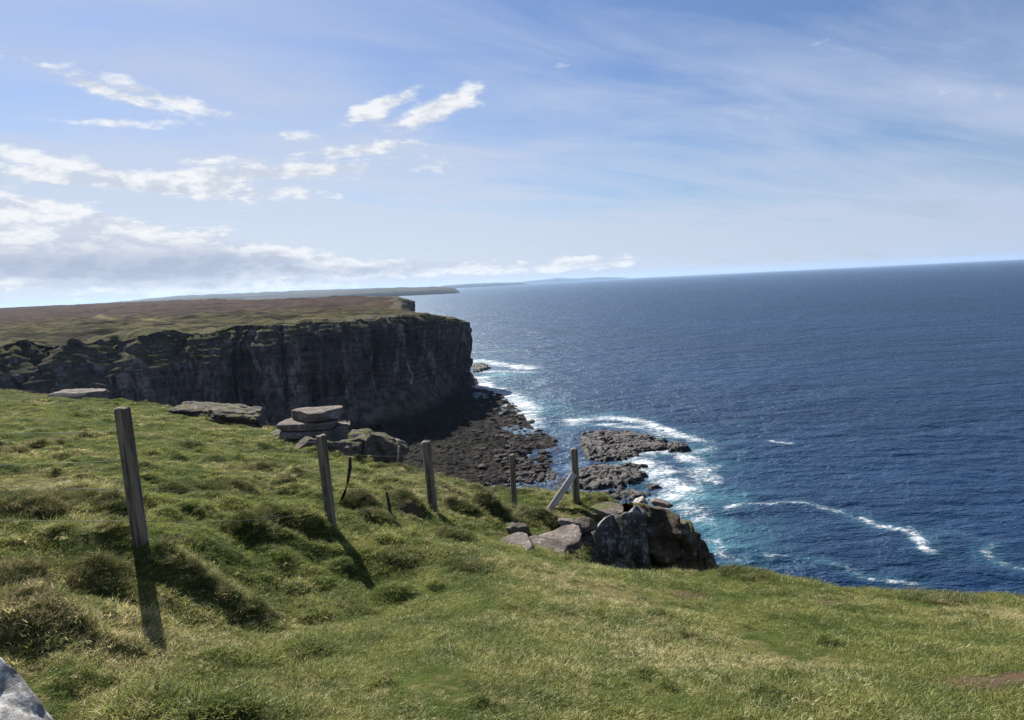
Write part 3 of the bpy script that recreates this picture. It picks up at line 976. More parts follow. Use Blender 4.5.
def add_bar(a, b, r=0.0011):
    d = (b - a).normalized()
    u_ = d.orthogonal().normalized() * r
    v_ = d.cross(u_)
    base = len(nv)
    for e_ in (a, b):
        for c_ in (u_ + v_, v_ - u_, -u_ - v_, u_ - v_):
            nv.append(tuple(e_ + c_))
    for k in range(4):
        nf.append((base + k, base + (k + 1) % 4, base + 4 + (k + 1) % 4, base + 4 + k))


for i in (2, 3):
    a0, a1 = at_wire(i, 0.05) + Vector((0, 0.008, 0)), at_wire(i, 0.62) + Vector((0, 0.008, 0))
    b0, b1 = at_wire(i + 1, 0.05) + Vector((0, 0.008, 0)), at_wire(i + 1, 0.62) + Vector((0, 0.008, 0))
    n = 16
    for k in range(1, n):
        t = k / n
        sg = Vector((0, 0, -0.05 * 4 * t * (1 - t)))
        add_bar(a0.lerp(b0, t) + sg, a1.lerp(b1, t) + sg)
    for j in range(5):
        f_ = j / 5
        for k in range(n):
            t0_, t1_ = k / n, (k + 1) / n
            add_bar(a0.lerp(a1, f_).lerp(b0.lerp(b1, f_), t0_) + Vector((0, 0, -0.2 * t0_ * (1 - t0_))),
                    a0.lerp(a1, f_).lerp(b0.lerp(b1, f_), t1_) + Vector((0, 0, -0.2 * t1_ * (1 - t1_))))
tag(link("wire_netting", nv, nf, m_wire, smooth=False), "square stock netting strung from the third post to the braced post", "netting")

# brace: squared timber leaning on the last post
a, b = Vector(at(549, 511, 11.55)), Vector(at(574, 474, 11.90))
ax = b - a
bw, bd = 0.055, 0.04
n = 14
V, Fq = [], []
for i in range(n):
    t = ax.length * i / (n - 1)
    for (sx, sy) in ((-1, -0.8), (-0.8, -1), (0.8, -1), (1, -0.8), (1, 0.8), (0.8, 1), (-0.8, 1), (-1, 0.8)):
        j = 0.003 * float(noise3(t * 4, sx * 2, sy * 2))
        V.append((sx * bw + j, sy * bd + j, t))
Fq = [(i * 8 + k, i * 8 + (k + 1) % 8, (i + 1) * 8 + (k + 1) % 8, (i + 1) * 8 + k) for i in range(n - 1) for k in range(8)]
Fq += [tuple(range(8))[::-1], tuple(range(len(V) - 8, len(V)))]
br_ = link("timber_brace", V, Fq, m_pale, smooth=False)
br_.location = a
br_.rotation_euler = Vector((0, 0, 1)).rotation_difference(ax).to_euler()
tag(br_, "pale squared timber brace leaning diagonally against the end post", "brace")

pts = [at(350, 457, 8.3), at(350, 468, 8.3), at(348, 480, 8.3), at(345, 492, 8.3), at(339, 505, 8.3)]
tag(tube("driftwood_stick", pts, 0.02, m_dark, n=9, taper=[0.9, 1.15, 1, 0.9, 0.6]), "crooked dark stick hanging on the wires right of the second post", "stick")
b_ = at(391, 518, 8.1)
b_[2] = float(ground_z(np.array([b_[0]]), np.array([b_[1]]))[0])
pts = [tuple(b_ + (0, 0, -0.1)), tuple(b_ + (-0.01, 0.0, 0.12)), tuple(b_ + (-0.035, 0.01, 0.29))]
tag(tube("wooden_stake", pts, 0.020, m_dark, n=9, taper=[1, 1, 0.85]), "short dark broken stake standing in the turf between second and third posts", "stake")
pts = [at(395, 471, 15.0), at(398, 458, 15.0), at(399, 446, 15.0)]
tag(tube("wooden_stake", pts, 0.02, m_pale, n=9, taper=[1, 1, 0.9]), "thin pale stake beside the rounded rock at the outcrop's right end", "stake")

# ------------------------------------------------------------------ main headland across the bay
def RP(px, y):  # plan position under a photo column at a distance
    d = ray(px, 300)
    return (d[0] / d[1] * y, y)


rim = [(-560, 90), (-430, 190), RP(-130, 278), RP(-50, 290), RP(0, 298), RP(35, 312), RP(70, 304), RP(110, 320), RP(135, 312), RP(165, 326), RP(200, 330), RP(240, 336), RP(275, 334),
       RP(310, 342), RP(345, 346), RP(380, 362), RP(420, 408), RP(444, 455), RP(459, 478), (-50, 490), (-84, 545), (-98, 620), (-114, 740), RP(396, 850), RP(403, 890), RP(410, 925),
       (-150, 960), (-190, 1080), (-330, 1300), (-700, 1700), (-1500, 2600), (-2600, 3300)]
rim = np.array(rim, float)


def plateau_z(x, y):
    z = 54.5 + 5.0 * sstep(900, 2200, y)
    z = z + 8.0 * sstep(-250, -900, x) * sstep(500, 1800, y)
    z = z + 4.5 * np.exp(-((x + 330) / 260.0) ** 2 - ((y - 1130) / 240.0) ** 2)
    z = z - 8.0 * sstep(-85, -28, x) * sstep(370, 480, y) - 5.0 * sstep(-160, -60, x) * sstep(440, 620, y)
    near_ = sstep(560, 420, y)
    z = z + 2.0 * fbm(x / 90.0, y / 90.0, 2.0, 4) * (1 - 0.6 * near_) + 1.3 * fbm(x / 14.0, y / 9.0, 6.0, 4) + 2.4 * np.clip(0.25 - np.abs(noise3(x / 17.0, y / 12.0, 26.0)), 0, 1) * near_ * 2
    z = z + 5.0 * np.clip(fbm(x / 38.0, y / 22.0, 16.0, 4), -0.15, 1) * sstep(-40, -120, x)
    z = z - 5.0 * sstep(-120, -240, x) * sstep(400, 300, y) * (0.55 + fbm(x / 26.0, y / 26.0, 9.0, 3))
    return z


seg = np.linalg.norm(np.diff(rim, axis=0), axis=1)
rc = np.r_[0, np.cumsum(seg)]
fine_end = rc[21]
uu = np.r_[np.arange(0, rc[2], 4.0), np.arange(rc[2], fine_end, 0.85), np.arange(fine_end, rc[26], 3.0), np.arange(rc[26], rc[-1], 25.0)]
lx, ly = np.interp(uu, rc, rim[:, 0]), np.interp(uu, rc, rim[:, 1])
# outward normal (sea side), smoothed so corners do not tear
du = 6.0
tx = np.interp(uu + du, rc, rim[:, 0]) - np.interp(uu - du, rc, rim[:, 0])
ty = np.interp(uu + du, rc, rim[:, 1]) - np.interp(uu - du, rc, rim[:, 1])
tl = np.hypot(tx, ty)
nx_, ny_ = ty / tl, -tx / tl
zr = plateau_z(lx, ly)
inn = np.array([16.0, 12, 9, 6.5, 4.5, 3, 1.8, 0.9, 0.3])
nface = 74
fv = np.linspace(0, 1, nface)
U, I = np.meshgrid(uu, np.arange(len(inn) + nface), indexing='ij')
frac = np.r_[np.zeros(len(inn)), fv]
ins = np.r_[inn, np.zeros(nface)]
FR, IN = np.broadcast_to(frac, U.shape), np.broadcast_to(ins, U.shape)
ZR = zr[:, None] + 0 * U
bx, by = lx[:, None] - nx_[:, None] * IN, ly[:, None] - ny_[:, None] * IN
face = FR > 0
ztopl = plateau_z(bx, by)
Zf = (ZR + 0.4) * (1 - FR) - 3 * FR
# broken, terraced ground on the left; buttressed wall on the right
PXC = lx / ly * F
brk = sstep(-140, -340, PXC)[:, None] + 0 * U
Zq = Zf + 2.2 * fbm(U / 25.0, 0 * U, 1.0, 2)
layer = 3.1
lay = np.floor(Zq / layer)
ph = Zq / layer - lay
ledge = noise3(lay * 2.3, U / 30.0, 5.0) * 0.9 + noise3(lay * 5.1, U / 6.0, 15.0) * 2.3
small = noise3(np.floor(Zq / 0.9) * 3.3, U / 7.0, 8.0) * 0.7
butt = 5.5 * fbm(U / 38.0, Zf / 120.0, 3.0, 3) + 2.6 * fbm(U / 9.0, Zf / 26.0, 7.0, 4) + 1.6 * np.clip(noise3(U / 5.5, Zf / 20.0, 9.0) * 6, -1, 1)
depthp = np.clip((ZR - Zf) / 50.0, 0, 1)
batter = 1.0 * depthp + 3.0 * sstep(0.5, 1.0, depthp)
off = butt * sstep(0.0, 0.10, depthp) + ledge + small + batter - 1.2 * np.exp(-(depthp * 50 / 3.0))
terr = 30.0 * (1 - (1 - depthp) ** 1.8) + 7.0 * fbm(U / 22.0, Zf / 22.0, 2.0, 4) + 5.0 * (np.floor(Zq / 6.5) * 0 + noise3(np.floor(Zq / 6.5) * 4.1, U / 30.0, 2.0))
off = off * (1 - 0.5 * brk) + 0.15 * terr * sstep(0, 0.05, depthp) * brk
TD = np.interp(PXC + 512, [-200, 40, 100, 140, 250, 330, 400, 467], [26, 24, 19, 14, 11, 7, 4, 2])[:, None]
TD = TD * (1 + 0.7 * fbm(U / 26.0, 0 * U, 44.0, 3))
dm = np.minimum(depthp * 50, TD)
hs_ = 2.6
stp = (np.floor(dm / hs_ + 1.7 * fbm(U / 15.0, dm / 10.0, 33.0, 5)) - np.floor(1.7 * fbm(U / 15.0, 0 * U, 33.0, 5))) * hs_
front = PXC[:, None] < -40
off = off + np.clip(np.where(front, 1.45 * (0.75 * stp + 0.25 * dm), 0), 0, 80)
rimn = 4.5 * fbm(U / 9.0, 0 * U, 20.0, 4)
off = np.where(face, off, 0) + rimn * sstep(10, 0, IN)
VX, VY = bx + nx_[:, None] * off, by + ny_[:, None] * off
VZ = np.where(face, Zf + 0.5 * fbm(U / 5.0, Zf / 5.0, 4.0, 3), ztopl + 0.4 - 1.7 * sstep(8, 16, IN) - 0.7 * sstep(3, 0, IN))
V = np.stack([VX, VY, VZ], -1).reshape(-1, 3)
turf = (sstep(0.55, 0.02, depthp) * (0.55 + 0.25 * brk) + 0.12).clip(0, 1).reshape(-1)
us = np.interp(-120 * 1.0, PXC[: len(PXC)][np.argsort(PXC)], uu[np.argsort(PXC)])
ustain = uu[np.argmin(np.abs(PXC[:np.searchsorted(uu, rc[18])] - (391 - 512)))]
stain = np.exp(-((U - ustain - 1.5 * noise3(Zf / 8.0, 0, 3.0)) / 1.5) ** 2) * sstep(0.30, 0.6, depthp) * sstep(1.0, 0.85, depthp)
cliffo = link("sea_cliff", V, grid_faces(len(uu), len(inn) + nface), m_cliff, attrs={'turf': turf, 'stain': stain.reshape(-1)})
tag(cliffo, "layered dark sandstone cliff of the headland across the bay", None, None, "structure")

px_ = np.r_[np.arange(-2600, -700, 30.0), np.arange(-700, 10, 3.5)]
py_ = np.r_[np.arange(90, 300, 10.0), np.arange(300, 620, 2.6), np.arange(620, 1300, 8.0), np.arange(1300, 3600, 40.0)]
X, Y = np.meshgrid(px_, py_, indexing='ij')
poly = np.vstack([rim, [(-2700, 3400), (-2700, 80)]])
S = sdf(X, Y, poly)
Z = plateau_z(X, Y)
track = np.exp(-(np.abs(X - (-310 - (Y - 560) * 0.72 + 10 * np.sin(Y / 60.0))) / 3.5) ** 2) * sstep(430, 520, Y) * sstep(900, 750, Y)
V = np.stack([X, Y, Z], -1).reshape(-1, 3)
V, Fc, at_ = compact(V, grid_faces(len(px_), len(py_), S < -7.0), {'track': track.reshape(-1)})
tag(link("moorland", V, Fc, m_moor, attrs=at_), "green and brown moor on top of the headland", None, None, "structure")

# ------------------------------------------------------------------ scree and shore
shore_px = [(474, 372), (478, 386), (488, 391), (502, 396), (510, 405), (521, 412), (526, 422), (534, 431), (552, 438), (556, 446), (546, 456), (548, 468), (540, 480), (528, 494), (520, 520), (500, 560)]
shore = np.array([onz(a, b, 0)[:2] for a, b in shore_px])
scr_poly = np.vstack([shore, [(-60, 120), (-330, 250), (-330, 420), (-60, 500)]])
SX0, SY0, SST = -170, 190, 0.85
gx = np.arange(SX0, 40, SST)
gy = np.arange(SY0, 510, SST)
X, Y = np.meshgrid(gx, gy, indexing='ij')
S = sdf(X, Y, scr_poly)
ds = np.full(X.shape, 1e9)
for i in range(len(shore) - 1):
    ax_, ay_ = shore[i]
    ex, ey = shore[i + 1] - shore[i]
    t = np.clip(((X - ax_) * ex + (Y - ay_) * ey) / (ex * ex + ey * ey), 0, 1)
    ds = np.minimum(ds, np.hypot(X - ax_ - t * ex, Y - ay_ - t * ey))
ds = np.where(S < 0, ds, -ds)
dc = np.full(X.shape, 1e9)
for i in range(len(rim) - 1):
    if rim[i][1] > 560:
        break
    ax_, ay_ = rim[i]
    ex, ey = rim[i + 1] - rim[i]
    t = np.clip(((X - ax_) * ex + (Y - ay_) * ey) / (ex * ex + ey * ey), 0, 1)
    dc = np.minimum(dc, np.hypot(X - ax_ - t * ex, Y - ay_ - t * ey))
apron = np.clip(27 + 6 * fbm(X / 20.0, Y / 20.0, 4.0, 3) - 0.80 * dc, 0, 40) * sstep(-260, -90, X) * sstep(-22, -60, X)
Z = 0.2 + np.where(ds > 0, np.maximum(0.05 * np.minimum(ds, 40), apron * sstep(0, 18, ds)), 0.25 * ds)
Z = Z - 1.9 * sstep(0.02, 0.35, fbm(X / 15.0, Y / 22.0, 12.0, 3)) * sstep(45, 20, ds) * (ds > 0)
Z = Z + (1.1 * fbm(X / 3.4, Y / 3.0, 2.0, 4) + 1.5 * np.abs(noise3(X / 2.3, Y / 2.1, 6.0))) * sstep(-2, 8, ds) + 2.0 * fbm(X / 16.0, Y / 16.0, 5.0, 3) * sstep(15, 60, ds)
V = np.stack([X, Y, Z], -1).reshape(-1, 3)
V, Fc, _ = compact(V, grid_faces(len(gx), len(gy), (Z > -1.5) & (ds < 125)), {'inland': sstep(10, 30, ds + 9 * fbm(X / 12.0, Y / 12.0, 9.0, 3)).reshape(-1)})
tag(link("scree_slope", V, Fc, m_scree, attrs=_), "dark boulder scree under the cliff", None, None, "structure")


def scree_z(x, y):
    i = int(np.clip((x - SX0) / SST, 0, len(gx) - 1))
    j = int(np.clip((y - SY0) / SST, 0, len(gy) - 1))
    return float(Z[i, j]), float(ds[i, j])


# shore boulders
protos = []
for i in range(7):
    V, Fq = rock_mesh((2.2, 1.8, 1.2), 60 + i, power=2.8, rough=0.2, res=9)
    me = link("shore_boulder", V, Fq, m_boulder)
    protos.append(me.data)
    bpy.data.objects.remove(me)
rb = np.random.default_rng(33)
nb = 0
tries = 0
while nb < 290 and tries < 6000:
    tries += 1
    px_b, py_b = rb.uniform(474, 560), rb.uniform(384, 492)
    q_ = onz(px_b, py_b, 0.5)
    zz, dd = scree_z(q_[0], q_[1])
    if dd < -3 or dd > 45 or (dd < 0 and rb.random() < 0.6):
        continue
    if py_b < 430 and dd > 14:
        continue
    if px_b < 505 and rb.random() < 0.7:
        continue
    o = bpy.data.objects.new("shore_boulder", protos[nb % 7])
    COL.objects.link(o)
    s1 = 0.45 + 1.35 * rb.random() ** 2.2
    o.location = (q_[0], q_[1], max(zz, 0) + 0.2 * s1)
    o.scale = (s1 * rb.uniform(0.8, 1.5), s1 * rb.uniform(0.8, 1.3), s1 * rb.uniform(0.6, 1.0))
    o.rotation_euler = (rb.uniform(-0.3, 0.3), rb.uniform(-0.3, 0.3), rb.uniform(0, 6.28))
    tag(o, "dark boulder on the rocky shore below the cliff", "boulder", "boulders along the rocky shore")
    nb += 1


def platform(outline_px, ztop, name, label, seed, cat="rock platform", nz=7):
    """tidal rock shelf: real outline on the water, bedded sloping top"""
    P_ = np.array([onz(a, b, ztop * 0.5)[:2] for a, b in outline_px])
    mn, mx = P_.min(0) - 2, P_.max(0) + 2
    st_ = 0.38
    gx_, gy_ = np.arange(mn[0], mx[0], st_), np.arange(mn[1], mx[1], st_)
    X_, Y_ = np.meshgrid(gx_, gy_, indexing='ij')
    S_ = sdf(X_, Y_, P_) + 2.6 * fbm(X_ / 6.0, Y_ / 4.0, seed, 5)
    h = ztop * sstep(0.6, -2.2, S_) + 0.5 * sstep(0.6, -6, S_)
    cracks = fbm(X_ / 2.2, Y_ / 6.0, seed + 3.0, 4)
    h = h * (0.85 + 0.25 * fbm(X_ / 9.0, Y_ / 14.0, seed, 3)) + (0.55 * cracks + 0.40 * fbm(X_ / 1.1, Y_ / 1.6, seed + 7.0, 3)) * sstep(0.5, -2, S_)
    h = np.floor(h / 0.5) * 0.5 * 0.75 + h * 0.25
    # joints split the shelf into slabs, some wide enough for the sea to run in
    j1 = np.abs(noise3(X_ / 7.0 + Y_ / 23.0, Y_ / 26.0, seed + 21.0))
    j2 = np.abs(noise3(X_ / 24.0, Y_ / 6.0 - X_ / 31.0, seed + 27.0))
    h = h - 1.3 * np.exp(-(j1 / 0.045) ** 2) - 1.1 * np.exp(-(j2 / 0.04) ** 2) - 1.6 * sstep(0.30, 0.5, fbm(X_ / 9.0, Y_ / 7.0, seed + 33.0, 3))
    Z_ = np.where(S_ < 1.5, h - 0.5 - 1.2 * np.clip(S_, 0, 2), -3)
    V_ = np.stack([X_, Y_, Z_], -1).reshape(-1, 3)
    V_, F_, _ = compact(V_, grid_faces(len(gx_), len(gy_), S_ < 1.4), {})
    o = link(name, V_, F_, m_shelf)
    tag(o, label, cat)
    return o


platform([(580, 432), (600, 428), (628, 430), (652, 434), (668, 439), (670, 447), (645, 450), (628, 457), (606, 460), (586, 458), (576, 447)], 2.1, "rock_platform", "largest flat rock shelf in the surf, farthest from the braced post", 3)
platform([(664, 441), (682, 441), (691, 445), (688, 449), (668, 449)], 3.0, "rock_platform", "small dark rounded reef at the seaward tip of the largest shelf", 5)
platform([(578, 467), (598, 463), (618, 464), (636, 468), (651, 473), (640, 480), (622, 484), (600, 487), (572, 486), (570, 474)], 2.6, "rock_platform", "dark rugged shelf right behind the braced post", 8)
platform([(612, 463), (630, 461), (661, 464), (655, 467), (630, 468)], 1.8, "rock_platform", "narrow finger of rock between the two large shelves", 12)
platform([(646, 483), (660, 481), (662, 486), (648, 488)], 1.6, "rock_platform", "small low rock off the rugged shelf's right end", 14)
platform([(596, 490), (630, 486), (654, 491), (645, 497), (610, 500)], 1.8, "rock_platform", "low rock shelf just beyond the outcrop crest", 17)
platform([(474, 362), (486, 363), (491, 367), (480, 371), (472, 371)], 2.6, "rock_platform", "dark reef at the foot of the far cliff corner", 19)
platform([(578, 433), (586, 433), (587, 438), (579, 438)], 1.8, "rock_platform", "small block at the channel mouth beside the largest shelf", 23)
platform([(540, 470), (548, 466), (568, 474), (566, 482), (548, 486)], 0.9, "rock_platform", "low wet rock in the channel left of the braced post", 27)

# ------------------------------------------------------------------ sea
def lines(a, b, step, grow, far):
    mid = list(np.arange(a, b, step))
    hi, lo = [mid[-1]], [mid[0]]
    d = step
    while hi[-1] < far:
        d *= grow
        hi.append(hi[-1] + d)
    d = step
    while lo[-1] > -far:
        d *= grow
        lo.append(lo[-1] - d)
    return np.array(lo[:0:-1] + mid + hi[1:])


sx = lines(-80, 300, 1.15, 1.25, 46000)
sy = lines(118, 560, 1.15, 1.22, 46000)
sy = sy[sy > -3000]
X, Y = np.meshgrid(sx, sy, indexing='ij')
FOAM = [  # photo polyline, half width in metres, strength
    ([(722, 509), (745, 505), (775, 501), (800, 503), (825, 507), (845, 515), (866, 521), (880, 527)], 2.2, 0.85),
    ([(868, 521), (882, 527), (905, 533), (925, 541), (937, 551)], 3.4, 0.95),
    ([(885, 527), (920, 529), (955, 533), (985, 540), (1003, 545)], 1.6, 0.7),
    ([(1003, 545), (988, 549), (986, 557), (1000, 566), (1018, 570)], 2.4, 0.8),
    ([(765, 556), (790, 557), (812, 556), (830, 562), (852, 570), (866, 574)], 1.8, 0.75),
    ([(850, 570), (866, 576), (885, 577), (912, 581)], 2.6, 0.85),
    ([(745, 520), (760, 526), (750, 530)], 1.6, 0.5),
    ([(572, 421), (600, 418), (625, 418), (650, 424), (672, 433), (690, 439)], 7.0, 1.0),
    ([(600, 424), (640, 428), (668, 436)], 5.0, 0.9),
    ([(690, 440), (708, 441), (712, 447), (700, 451)], 5.0, 0.85),
    ([(770, 441), (790, 443)], 2.6, 0.9),
    ([(640, 455), (668, 451), (690, 458), (702, 466)], 6.0, 0.9),
    ([(640, 460), (655, 472), (668, 480), (680, 488), (668, 496)], 8.0, 1.0),
    ([(680, 470), (698, 476), (690, 490), (676, 506), (700, 516)], 6.0, 0.85),
    ([(660, 500), (690, 512), (720, 520), (705, 532)], 4.0, 0.6),
    ([(705, 540), (716, 550), (735, 562)], 4.0, 0.8),
    ([(476, 378), (484, 386), (500, 392), (515, 400), (528, 412)], 12.0, 1.0), ([(480, 350), (510, 352)], 8.0, 0.6), ([(560, 425), (585, 424)], 6.0, 0.8), ([(670, 452), (700, 462), (712, 480)], 7.0, 0.9),
    ([(474, 360), (500, 364), (528, 368)], 14.0, 1.0),
    ([(478, 372), (500, 371), (530, 372)], 9.0, 0.9),
    ([(478, 384), (500, 390), (515, 399), (528, 410), (536, 428)], 7.0, 0.95),
    ([(520, 405), (545, 420), (560, 432)], 6.0, 0.6),
    ([(535, 385), (545, 378)], 5.0, 0.6), ([(500, 345), (520, 348)], 5.0, 0.45), ([(555, 436), (575, 430)], 4.0, 0.6),
    ([(730, 420), (760, 424)], 4.0, 0.35), ([(720, 435), (735, 446)], 4.0, 0.4), ([(470, 352), (490, 356)], 6.0, 0.7),
    ([(570, 455), (575, 462), (572, 476)], 2.0, 0.5),
]
TURQ = [(548, 410, 16, 0.8), (530, 402, 14, 0.6), (600, 415, 14, 0.5), (670, 470, 20, 0.8), (690, 500, 18, 0.9), (700, 525, 16, 0.8), (720, 548, 12, 0.9), (680, 450, 16, 0.6), (500, 375, 26, 0.8), (650, 480, 14, 0.7)]
foam = np.zeros(X.shape)
near = (np.abs(X - 110) < 200) & (Y > 100) & (Y < 700)
xw = X + 4.5 * fbm(X / 13.0, Y / 13.0, 1.0, 4) * near
yw = Y + 4.5 * fbm(X / 13.0, Y / 13.0, 51.0, 4) * near
for pl, hw, stg in FOAM:
    P_ = np.array([onz(a, b, 0)[:2] for a, b in pl])
    d = np.full(X.shape, 1e9)
    for i in range(len(P_) - 1):
        ax_, ay_ = P_[i]
        ex, ey = P_[i + 1] - P_[i]
        t = np.clip(((xw - ax_) * ex + (yw - ay_) * ey) / (ex * ex + ey * ey), 0, 1)
        d = np.minimum(d, np.hypot(xw - ax_ - t * ex, yw - ay_ - t * ey))
    foam = np.maximum(foam, stg * np.exp(-(d / (hw * (1.5 if hw > 4 else 1.2))) ** 2))
turq = np.zeros(X.shape)
for a, b, r, stg in TURQ:
    c_ = onz(a, b, 0)
    turq = np.maximum(turq, stg * np.exp(-((X - c_[0]) ** 2 + (Y - c_[1]) ** 2) / (r * r)))
turq = np.maximum(turq * 0.9, foam * 0.35)
Zs = np.where(near, 0.55 * fbm(X / 11.0, Y / 6.5, 3.0, 3) + 0.35 * fbm(X / 26.0, Y / 15.0, 7.0, 2), 0) * sstep(560, 260, Y) * sstep(1.0, 0.3, foam)
V = np.stack([X, Y, Zs], -1).reshape(-1, 3)
sea = link("sea", V, grid_faces(len(sx), len(sy)), m_sea, attrs={'foam': foam.reshape(-1), 'turq': turq.reshape(-1)})
tag(sea, "dark blue sea", None, None, "structure")

# ------------------------------------------------------------------ distant land
def ridge(name, prof, y0, depth, kind_label, m, seed):
    """low land: crest given as (photo column, crest height), rising from the sea and falling away behind"""
    xs_ = np.array([RP(a, y0)[0] for a, _ in prof])
    hs = np.array([b for _, b in prof], float)
    ux = np.linspace(xs_[0], xs_[-1], 260)
    hz_ = np.interp(ux, xs_, hs)
    vv_ = np.array([0, 0.03, 0.07, 0.25, 0.5, 0.8, 1.0])
    ph_ = np.array([-0.1, 0.45, 0.62, 0.86, 1.0, 0.9, -0.1])
    V_ = []
    for x_, h_ in zip(ux, hz_):
        nn = 1 + 0.12 * float(fbm(x_ / (y0 * 0.02), seed, 0.0, 4))
        V_.append(np.stack([np.full(7, x_) * (1 + vv_ * depth / y0), y0 + vv_ * depth, h_ * ph_ * nn], -1))
    V_ = np.array(V_).reshape(-1, 3)
    o = link(name, V_, grid_faces(260, 7), m)
    tag(o, kind_label, None, None, "structure")


ridge("hills", [(60, 5), (100, 60), (140, 95), (185, 128), (215, 122), (260, 118), (310, 112), (360, 100), (400, 90), (430, 60), (450, 5)], 9500, 3000, "pale blue hills far inland", m_far, 3)
ridge("far_headland", [(225, 5), (250, 52), (300, 62), (350, 72), (395, 78), (425, 74), (445, 66), (456, 45), (460, 5)], 6300, 1500, "low blue headland along the far coast", m_far, 9)
ridge("far_coast", [(425, 5), (445, 95), (470, 112), (500, 100), (520, 80), (530, 5)], 20000, 2500, "hazy low coast beyond the far headland", m_far, 14)
ridge("distant_islands", [(500, 5), (520, 110), (545, 190), (560, 225), (580, 150), (600, 170), (620, 100), (632, 5)], 36000, 3000, "very faint islands on the horizon", m_far, 19)

# ------------------------------------------------------------------ haze
hz, g = mat("sea_haze")
v = g.n('ShaderNodeVolumePrincipled')
v.inputs['Color'].default_value = (0.48, 0.69, 1.0, 1)
v.inputs['Density'].default_value = 2.2e-5
v.inputs['Anisotropy'].default_value = 0.2
g.out(v.outputs[0], True)
x0, x1, y0, y1, z0, z1 = -47500, 47500, -4500, 48500, -6.0, 300.0
z1 = 262.0
V = [(x, y, z) for x in (x0, x1) for y in (y0, y1) for z in (z0, z1)]
hb = link("haze", V, [(0, 1, 3, 2), (4, 6, 7, 5), (0, 4, 5, 1), (2, 3, 7, 6), (0, 2, 6, 4), (1, 5, 7, 3)], hz, smooth=False)
tag(hb, "thin sea haze", None, None, "stuff")

# ------------------------------------------------------------------ light
sd = ray(7, -412)
sd = sd / np.linalg.norm(sd)
SAZ, SEL = math.atan2(sd[0], sd[1]), math.asin(sd[2])
print("sun az el", math.degrees(SAZ), math.degrees(SEL))
sun_d = bpy.data.lights.new("sun", 'SUN')
sun_d.energy = 5.0
sun_d.angle = math.radians(0.6)
sun_d.color = (1.0, 0.95, 0.87)
sun = bpy.data.objects.new("sun", sun_d)
COL.objects.link(sun)
sun.rotation_euler = Vector(tuple(-sd)).to_track_quat('-Z', 'Y').to_euler()

world = bpy.data.worlds.new("World")
scene.world = world
world.use_nodes = True
world.cycles.sampling_method = 'MANUAL'
world.cycles.sample_map_resolution = 512
g = G(world.node_tree)
sky = g.n('ShaderNodeTexSky')
sky.sky_type = 'NISHITA'
sky.sun_disc = False
sky.sun_elevation = SEL
sky.sun_rotation = SAZ
sky.altitude = 70
sky.air_density = 1.0
sky.dust_density = 0.35
sky.ozone_density = 1.6
d = g.n('ShaderNodeTexCoord').outputs['Generated']
d = g.vm('NORMALIZE', d)
sp = g.n('ShaderNodeSeparateXYZ', _0=d)
dx, dy, dz = sp.outputs
AZ = g.m('ARCTAN2', dx, dy)
EL = g.m('ARCSINE', dz)
# flat high layer seen in perspective
den = g.m('ADD', g.m('MAXIMUM', dz, 0.0), 0.12)
pl = g.n('ShaderNodeCombineXYZ', X=g.m('DIVIDE', dx, den), Y=g.m('DIVIDE', dy, den), Z=0.0).outputs[0]
rot = g.n('ShaderNodeVectorRotate', dict(rotation_type='Z_AXIS'), Vector=pl, Angle=math.radians(-28)).outputs[0]
cir = g.noise(g.vm('MULTIPLY', rot, (0.5, 1.5, 1.0)), 1.3, 5, 0.62, 0.5)
cir2 = g.noise(g.vm('MULTIPLY', rot, (0.35, 0.5, 1.0)), 1.0, 4, 0.5, 0.2)
ang = g.vm('DOT_PRODUCT', d, tuple(sd))
# veil of thin high cloud: denser low down and towards the sun
low = g.ss(EL, 0.32, 0.0)
left = g.ss(AZ, 0.62, -0.5)
veil = g.m('ADD', g.m('MULTIPLY', low, 0.80), g.m('ADD', 0.03, g.m('MULTIPLY', left, 0.42)))
veil = g.m('ADD', veil, g.m('MULTIPLY', g.m('SUBTRACT', cir, 0.5), 2.2))
veil = g.m('ADD', veil, g.m('MULTIPLY', g.m('SUBTRACT', cir2, 0.47), 1.3))
veil = g.m('MINIMUM', g.m('MAXIMUM', veil, 0.0), 0.86)
CS = 1.0
base = g.mix(1.0, sky.outputs[0], (0.78, 0.88, 1.10), 'MULTIPLY')
vc = g.mix(g.m('MULTIPLY', g.ss(EL, 0.40, 0.04), g.m('ADD', 0.42, g.m('MULTIPLY', g.ss(AZ, 0.75, -0.35), 0.58))), (5.2 * CS, 6.2 * CS, 8.6 * CS), (7.2 * CS, 7.9 * CS, 9.2 * CS))
colr = g.mix(veil, base, vc)
